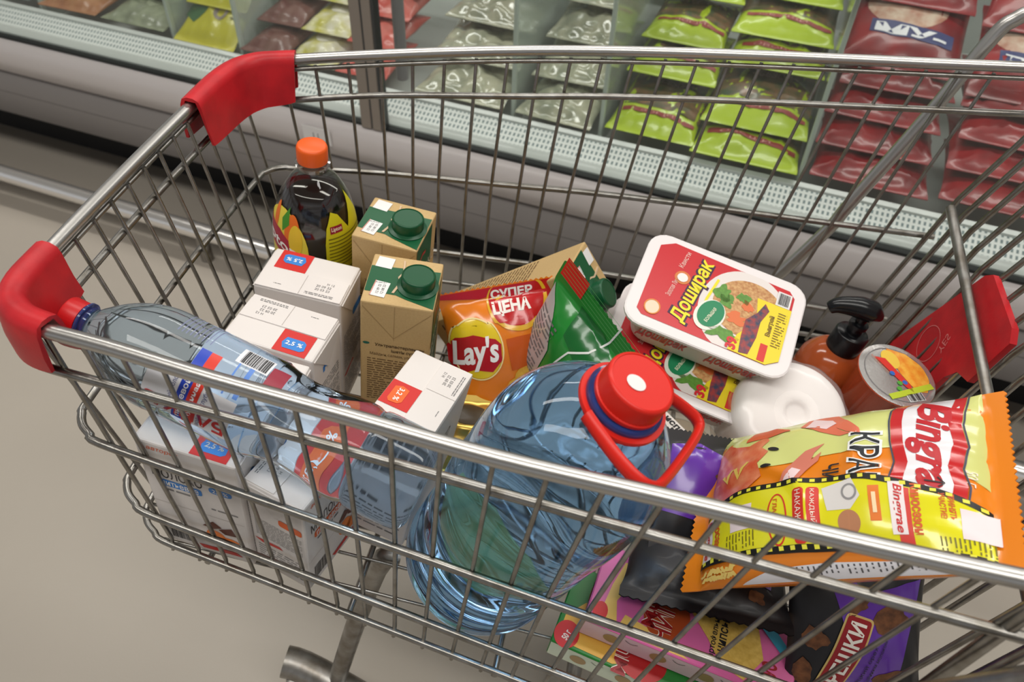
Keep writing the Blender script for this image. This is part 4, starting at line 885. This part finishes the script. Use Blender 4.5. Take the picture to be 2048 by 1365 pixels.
extrude_x('kick_seam', [(.0035, .2305), (.0035, .2295), (.006, .2295), (.006, .2305)], mat('seam_grey', rgb(96, 92, 90), .5))
extrude_x('plinth', [(.15, .17), (.15, .0), (.9, .0), (.9, .17)], mat('dark_plinth', rgb(34, 33, 33), .7))
extrude_x('glass_seal', [(-.004, .376), (-.004, .381), (.010, .381), (.010, .376)], mat('black_seal', rgb(26, 30, 30), .5))
rail_m = mat('clear_rail', rgb(196, 199, 197), .3, coat=.2)
extrude_x('glass_channel', [(.010, .375), (.010, .384), (.026, .390), (.040, .384), (.040, .375)], rail_m)
extrude_x('inner_lip', [(.086, .390), (.086, .404), (.094, .408), (.100, .400), (.100, .390)], rail_m)
# air return grille with rows of slots
gm = bpy.data.materials.new('slotted_grille'); gm.use_nodes = True; nt = gm.node_tree; p = nt.nodes['Principled BSDF']; p.inputs['Roughness'].default_value = .45
tcn = nt.nodes.new('ShaderNodeTexCoord'); mp = nt.nodes.new('ShaderNodeMapping'); br = nt.nodes.new('ShaderNodeTexBrick')
mp.inputs['Scale'].default_value = (1, 1, 1); br.inputs['Color1'].default_value = rgb(96, 112, 116); br.inputs['Color2'].default_value = rgb(104, 120, 122); br.inputs['Mortar'].default_value = rgb(214, 216, 214)
br.inputs['Scale'].default_value = 1; br.inputs['Brick Width'].default_value = .0085; br.inputs['Row Height'].default_value = .0115; br.inputs['Mortar Size'].default_value = .0024; br.offset = 0
nt.links.new(tcn.outputs['Object'], mp.inputs['Vector']); nt.links.new(mp.outputs['Vector'], br.inputs['Vector']); nt.links.new(br.outputs['Color'], p.inputs['Base Color'])
extrude_x('air_grille', [(.038, .372), (.038, .380), (.088, .400), (.088, .392)], gm)
extrude_x('liner', [(.10, .36), (.10, .37), (.86, .37), (.86, .86), (.88, .86), (.88, .36)], mat('freezer_liner', rgb(168, 172, 168), .5))
pane = clear('freezer_glass', (.92, .945, .93, 1), .02, .02, .03, (.80, .82, .80, 1))
alu = mat('brushed_aluminium', rgb(150, 142, 134), .4, .55); dark_alu = mat('dark_frame', rgb(60, 62, 62), .4)
for a, b in ((X0, -.416), (-.372, X1)): box('glass_pane', b - a, .005, .47, pane, frz, Matrix.Translation(((a + b) / 2, .004, .380)))
for xx, w, m in ((-.405, .022, alu), (-.382, .019, alu), (-.370, .006, dark_alu)): box('mullion', w, .022, .475, m, frz, Matrix.Translation((xx, .0, .376)), .002)
box('mullion_gap', .0025, .02, .47, dark_alu, frz, Matrix.Translation((-.3925, -.0002, .378)))
tube('door_bumper', [(-.345, .035, .47), (-.345, .035, .66)], .011, mat('grey_plastic', rgb(120, 116, 120), .5), frz, None, 12)
extrude_x('top_frame', [(-.012, .848), (-.012, .888), (.05, .893), (.05, .848)], white_enam)
dv = clear('divider_plastic', (.82, .88, .84, 1), .03, .15, .45, (.72, .78, .74, 1)); dve = mat('divider_edge', rgb(186, 196, 188), .3)
for x in (.385, .020, -.155, -.766, -.939, -1.30, .86):
    d_ = box('divider', .004, .62, .36, dv, frz, Matrix.Translation((x, .43, .37)))
    box('divider_edge', .008, .010, .37, dve, d_, Matrix.Translation((0, -.312, 0)), .002)
ribm = mat('ribbed_grey', rgb(150, 148, 138), .5)
for x0 in (-.145, .035):
    for i in range(12): box('bin_rib', .0035, .006, .25, ribm, frz, Matrix.Translation((x0 + .006 * i, .64, .44)))
    box('bin_panel', .075, .004, .25, ribm, frz, Matrix.Translation((x0 + .033, .645, .44)))
tg = box('price_tag', .062, .002, .034, mat('paper_tag', rgb(226, 224, 222), .5), frz, Matrix.Translation((-.512, -.0225, .325)) @ Matrix.Rotation(.06, 4, 'X'))
decal('tag_lettering', [txt('11', -.008, .010, .004, .022)], face((0, -.001, 0), (1, 0, 0), (0, 0, 1)), grey_ink, tg, .0004)

# ---------------------------------------------------------------- bags of frozen food
def fpose(x, y, z, tilt=.42, rz=0, rx=0): return FM @ Matrix.Translation((x, y, z)) @ Matrix.Rotation(rz, 4, 'Z') @ Matrix.Rotation(tilt, 4, 'X') @ Matrix.Rotation(rx, 4, 'Y')
def frozen(name, label, cat, group, M, W, H, T, m, seed, decals, lump=0):
    t = thing(name, label, cat, M, group)
    bag_mesh('bag', W, H, T, m, t, .010, 34 if lump else 20, 34 if lump else 20, seed=seed, wr=.0030, pinch=.05, lump=lump)
    s = bag_surf(W, H, T, .010, 1, .0030, seed, .05, lump=lump)
    for n, sh, mm, off in decals: decal(n, sh, s, mm, t, off + .0006, .014)
    return t
ORD = ['lowest', 'second lowest', 'third lowest', 'fourth lowest', 'fifth lowest']
lime = film('lime_bag_film', rgb(168, 190, 30), .32); veg = mat('vegetable_photo', rgb(58, 74, 48), .35, coat=.3, vary=.8, vscale=45, vcol=rgb(128, 92, 66)); strip_r = ink(140, 48, 44); strip_w = ink(206, 150, 140)
def lime_bag(i, x, y, z, w, tilt=.15, rz=0, h=.2, which=''):
    W, H = w, h; y0 = -H / 2 + .066; y += (h - .2) / 2 * .95; z += (h - .2) / 2 * .15
    frozen('vegetable_bag', 'lime green frozen vegetable bag, ' + which, 'frozen food', 'lime vegetable bags in the freezer', fpose(x, y + .066, z + .016, tilt, rz), W, H, .042, lime, i * 1.7,
           [('vegetable_photo', [poly([(-W / 2, -H * .5 + .078), (W / 2, -H * .5 + .062), (W / 2, H / 2 - .012), (-W / 2, H / 2 - .012)])], veg, 0),
            ('logo_strip', [poly([(-W * .42, y0), (W * .46, y0 - .014), (W * .46, y0 - .026), (-W * .42, y0 - .012)])], strip_r, .0006),
            ('logo_lettering', [txt('ОВОЩИ', -W * .30, y0 - .0165, W * .2, y0 - .0095, ang=-.07)], strip_w, .0012),
            ('brand_lettering', [txt('4 СЕЗОНА', -W * .2, .03, W * .3, .055, ang=-.1, bold=.03)], ink(170, 140, 136), .0008)])
LN = [ORD[k] + (' of the stack beside the red bags' if r else ' of the stack beside the clear dumpling bags') for k, r in ((0, 1), (0, 0), (1, 1), (1, 0), (2, 1), (2, 0), (3, 1), (4, 1), (3, 0))]
for i, (x, y, z, w, h) in enumerate([(.285, .121, .412, .19, .2), (.113, .131, .414, .165, .24), (.285, .182, .441, .19, .25), (.115, .255, .470, .17, .2), (.29, .315, .495, .18, .2), (.113, .335, .503, .16, .2), (.285, .378, .526, .19, .22), (.29, .465, .566, .18, .2), (.115, .44, .552, .17, .2)]):
    lime_bag(i, x, y, z, w - .002, .05, .02 * math.sin(i * 3.3), h, LN[i])
redb = mat('red_bag_film', rgb(146, 24, 30), .3, coat=.25, vary=.25, vscale=18, vcol=rgb(104, 18, 26)); navy = ink(44, 52, 104); white_w = mat('dumpling_photo', rgb(206, 184, 164), .4, vary=.3, vscale=40, vcol=rgb(170, 112, 90))
words = ['МУЙНО', 'ЫУЙНО', 'МУ-', 'БУЛАК', 'ТУЙНО', 'МУЙ']
def red_bag(i, x, y, z, w, tilt, rz=0, show=True):
    W, H = w, .19; dl = []
    if show:
        dl = [('dumpling_photo', [ell(-W * .05, .030, W * .36, .045, 22)], white_w, 0), ('navy_strip', [poly([(-W * .34, -.004), (W * .40, -.014), (W * .40, -.042), (-W * .34, -.032)])], navy, .0006),
              ('brand_lettering', [txt(words[i % 6], -W * .30, -.034, W * .34, -.014, ang=-.06, bold=.05)], ink(226, 226, 230), .0012)]
        if i in (8, 10): dl.append(('yellow_patch', [poly([(-W * .45, .05), (-W * .2, .066), (W * .1, .06), (-W * .1, .045)])], ink(206, 170, 40), .0008))
    frozen('dumpling_bag', ('red frozen dumpling bag, ' + ORD[i % 4] + (' of the stack beside the lime bags' if i < 4 else ' of the stack away from the lime bags')) if not show else ('red dumpling bag with navy name strip, ' + ('lower' if i % 2 == 0 else 'upper') + (' one beside the lime bags' if i < 10 else ' one away from the lime bags')), 'frozen food', 'red dumpling bags in the freezer', fpose(x, y + .066, z + .016, tilt, rz), W, H, .037, redb, i * 2.3 + .7, dl)
RB = [(.495 + .006 * math.sin(k * 5), .125 + .055 * k + .006 * math.sin(k * 3), .414 + .031 * k, .193, 0) for k in range(4)] + [(.712 + .006 * math.sin(k * 4), .128 + .055 * k + .006 * math.cos(k * 5), .416 + .031 * k, .205, 0) for k in range(4)] + [(.494, .325, .566, .20, 1), (.494, .420, .646, .20, 1), (.712, .300, .560, .21, 1), (.712, .395, .640, .21, 1)]
for i, (x, y, z, w, s) in enumerate(RB):
    red_bag(i, x, y, z, w, .5 if s else .05, .025 * math.sin(i * 2.7), bool(s))
yelb = film('yellow_bag_film', rgb(196, 186, 36), .35); dgr = ink(62, 104, 66); gr_ = ink(150, 136, 130)
for i, (x, y, z) in enumerate([(-.8525, .112, .442), (-.8525, .177, .498), (-.8525, .242, .554)]):
    frozen('potato_bag', 'yellow bag of frozen potato with a green corner, ' + ORD[i] + ' of its stack', 'frozen food', 'yellow bags in the freezer', fpose(x, y + .065, z, .45, .01 * i), .150, .17, .030, yelb, i + .4,
           [('green_corner', [poly([(-.08, .04), (-.04, .05), (-.02, .0), (-.045, -.04), (-.08, -.02)])], dgr, 0), ('letter_print', [ring(.012, .0, .018, .024, .008)], gr_, .0006), ('small_print', [lines(.04, -.02, .075, .04, 5, .5, .5)], ink(110, 104, 30), .0006)])
def plain(name, label, group, col, vcol, spots, W=.17, tilt=.4, rough=.35):
    for i, (x, y, z) in enumerate(spots):
        frozen(name, label + ', ' + ORD[i] + ' of its stack', 'frozen food', group, fpose(x, y + .065, z + .006, .05, .03 * math.sin(i * 2 + x * 9)), W, .16, .038, mat(name + '_film', col, rough, coat=.3, vary=.5, vscale=30, vcol=vcol), i * 1.3 + x, [('pale_window', [ell(.0, .01, W * .26, .03, 18)], mat(name + '_window', vcol, .4), 0)])
plain('breaded_fish_bag', 'orange brown bag of frozen breaded fish', 'breaded fish bags in the freezer', rgb(150, 92, 56), rgb(168, 116, 76), [(-1.213, .115 + .07 * k, .414 + .036 * k) for k in range(3)], .155)
plain('mixed_vegetable_bag', 'sage grey bag of frozen mixed vegetables beside the yellow bags', 'sage bags in the freezer', rgb(112, 118, 96), rgb(150, 156, 130), [(-1.033, .115 + .07 * k, .414 + .036 * k) for k in range(4)], .165)
plain('seafood_bag', 'dark slate bag of frozen seafood at the freezer end', 'dark bags in the freezer', rgb(70, 78, 80), rgb(84, 92, 92), [(-1.40, .115 + .07 * k, .414 + .036 * k) for k in range(2)])
plain('berry_bag', 'maroon bag of frozen berries next to the thin divider', 'maroon bags in the freezer', rgb(104, 58, 54), rgb(120, 84, 76), [(-.706, .115 + .07 * k, .414 + .036 * k) for k in range(4)], .105)
plain('ravioli_bag', 'yellow and white bag of frozen ravioli by the freezer mullion', 'yellow and white bags in the freezer', rgb(186, 178, 70), rgb(220, 214, 200), [(-.594, .115 + .07 * k, .414 + .036 * k) for k in range(4)], .11)
plain('minced_meat_bag', 'red bag of frozen mince stacked beside the freezer mullion', 'red mince bags in the freezer', rgb(186, 60, 50), rgb(200, 110, 100), [(-.480, .115 + .06 * k, .414 + .036 * k) for k in range(5)], .11)
clr = mat('frosted_clear_bag', rgb(150, 152, 132), .16, coat=1, vary=.7, vscale=28, vcol=rgb(196, 192, 168), bump=.5, bscale=50)
for i, (x, y, z, w) in enumerate([(-.262, .115 + .075 * k, .414 + .044 * k, .185) for k in range(5)] + [(-.067, .115 + .075 * k, .414 + .044 * k, .15) for k in range(5)]):
    frozen('loose_dumpling_bag', 'clear bag of loose frozen dumplings, ' + ORD[i % 5] + (' of the stack beside the mullion' if i < 5 else ' of the stack beside the lime bags'), 'frozen food', 'clear dumpling bags in the freezer', fpose(x, y + .065, z + .008, .08, .04 * math.sin(i * 2.2)), w, .17, .036, clr, i * 3.1 + .2, [('gold_tie', [ell(-w * .2 + .02 * (i % 3), .055, .014, .006, 12)], ink(190, 150, 70), .0004)], lump=.022)

# ---------------------------------------------------------------- floor rail in front of the freezer
fr_ = thing('floor_rail', 'polished steel bumper rail running low above the floor in front of the freezer', 'rail', FM @ Matrix.Translation((-.6, -.11, 0)))
tube('rail_tube', [(-1.9, 0, .080), (2.3, 0, .080)], .019, mat('polished_steel', rgb(240, 238, 235), .2, .85), fr_, None, 20)
for x in (-1.5, -.2, 1.1, 2.2): tube('post', [(x, 0, 0), (x, 0, .07)], .014, dullsteel, fr_, None, 12)

# ---------------------------------------------------------------- shop shell out of view
ce = box('ceiling', 14, 14, .05, mat('ceiling_paint', rgb(196, 194, 190), .8), None, Matrix.Translation((0, 0, 3.3))); ce['kind'] = 'structure'; ce['label'] = 'pale shop ceiling above the aisle'
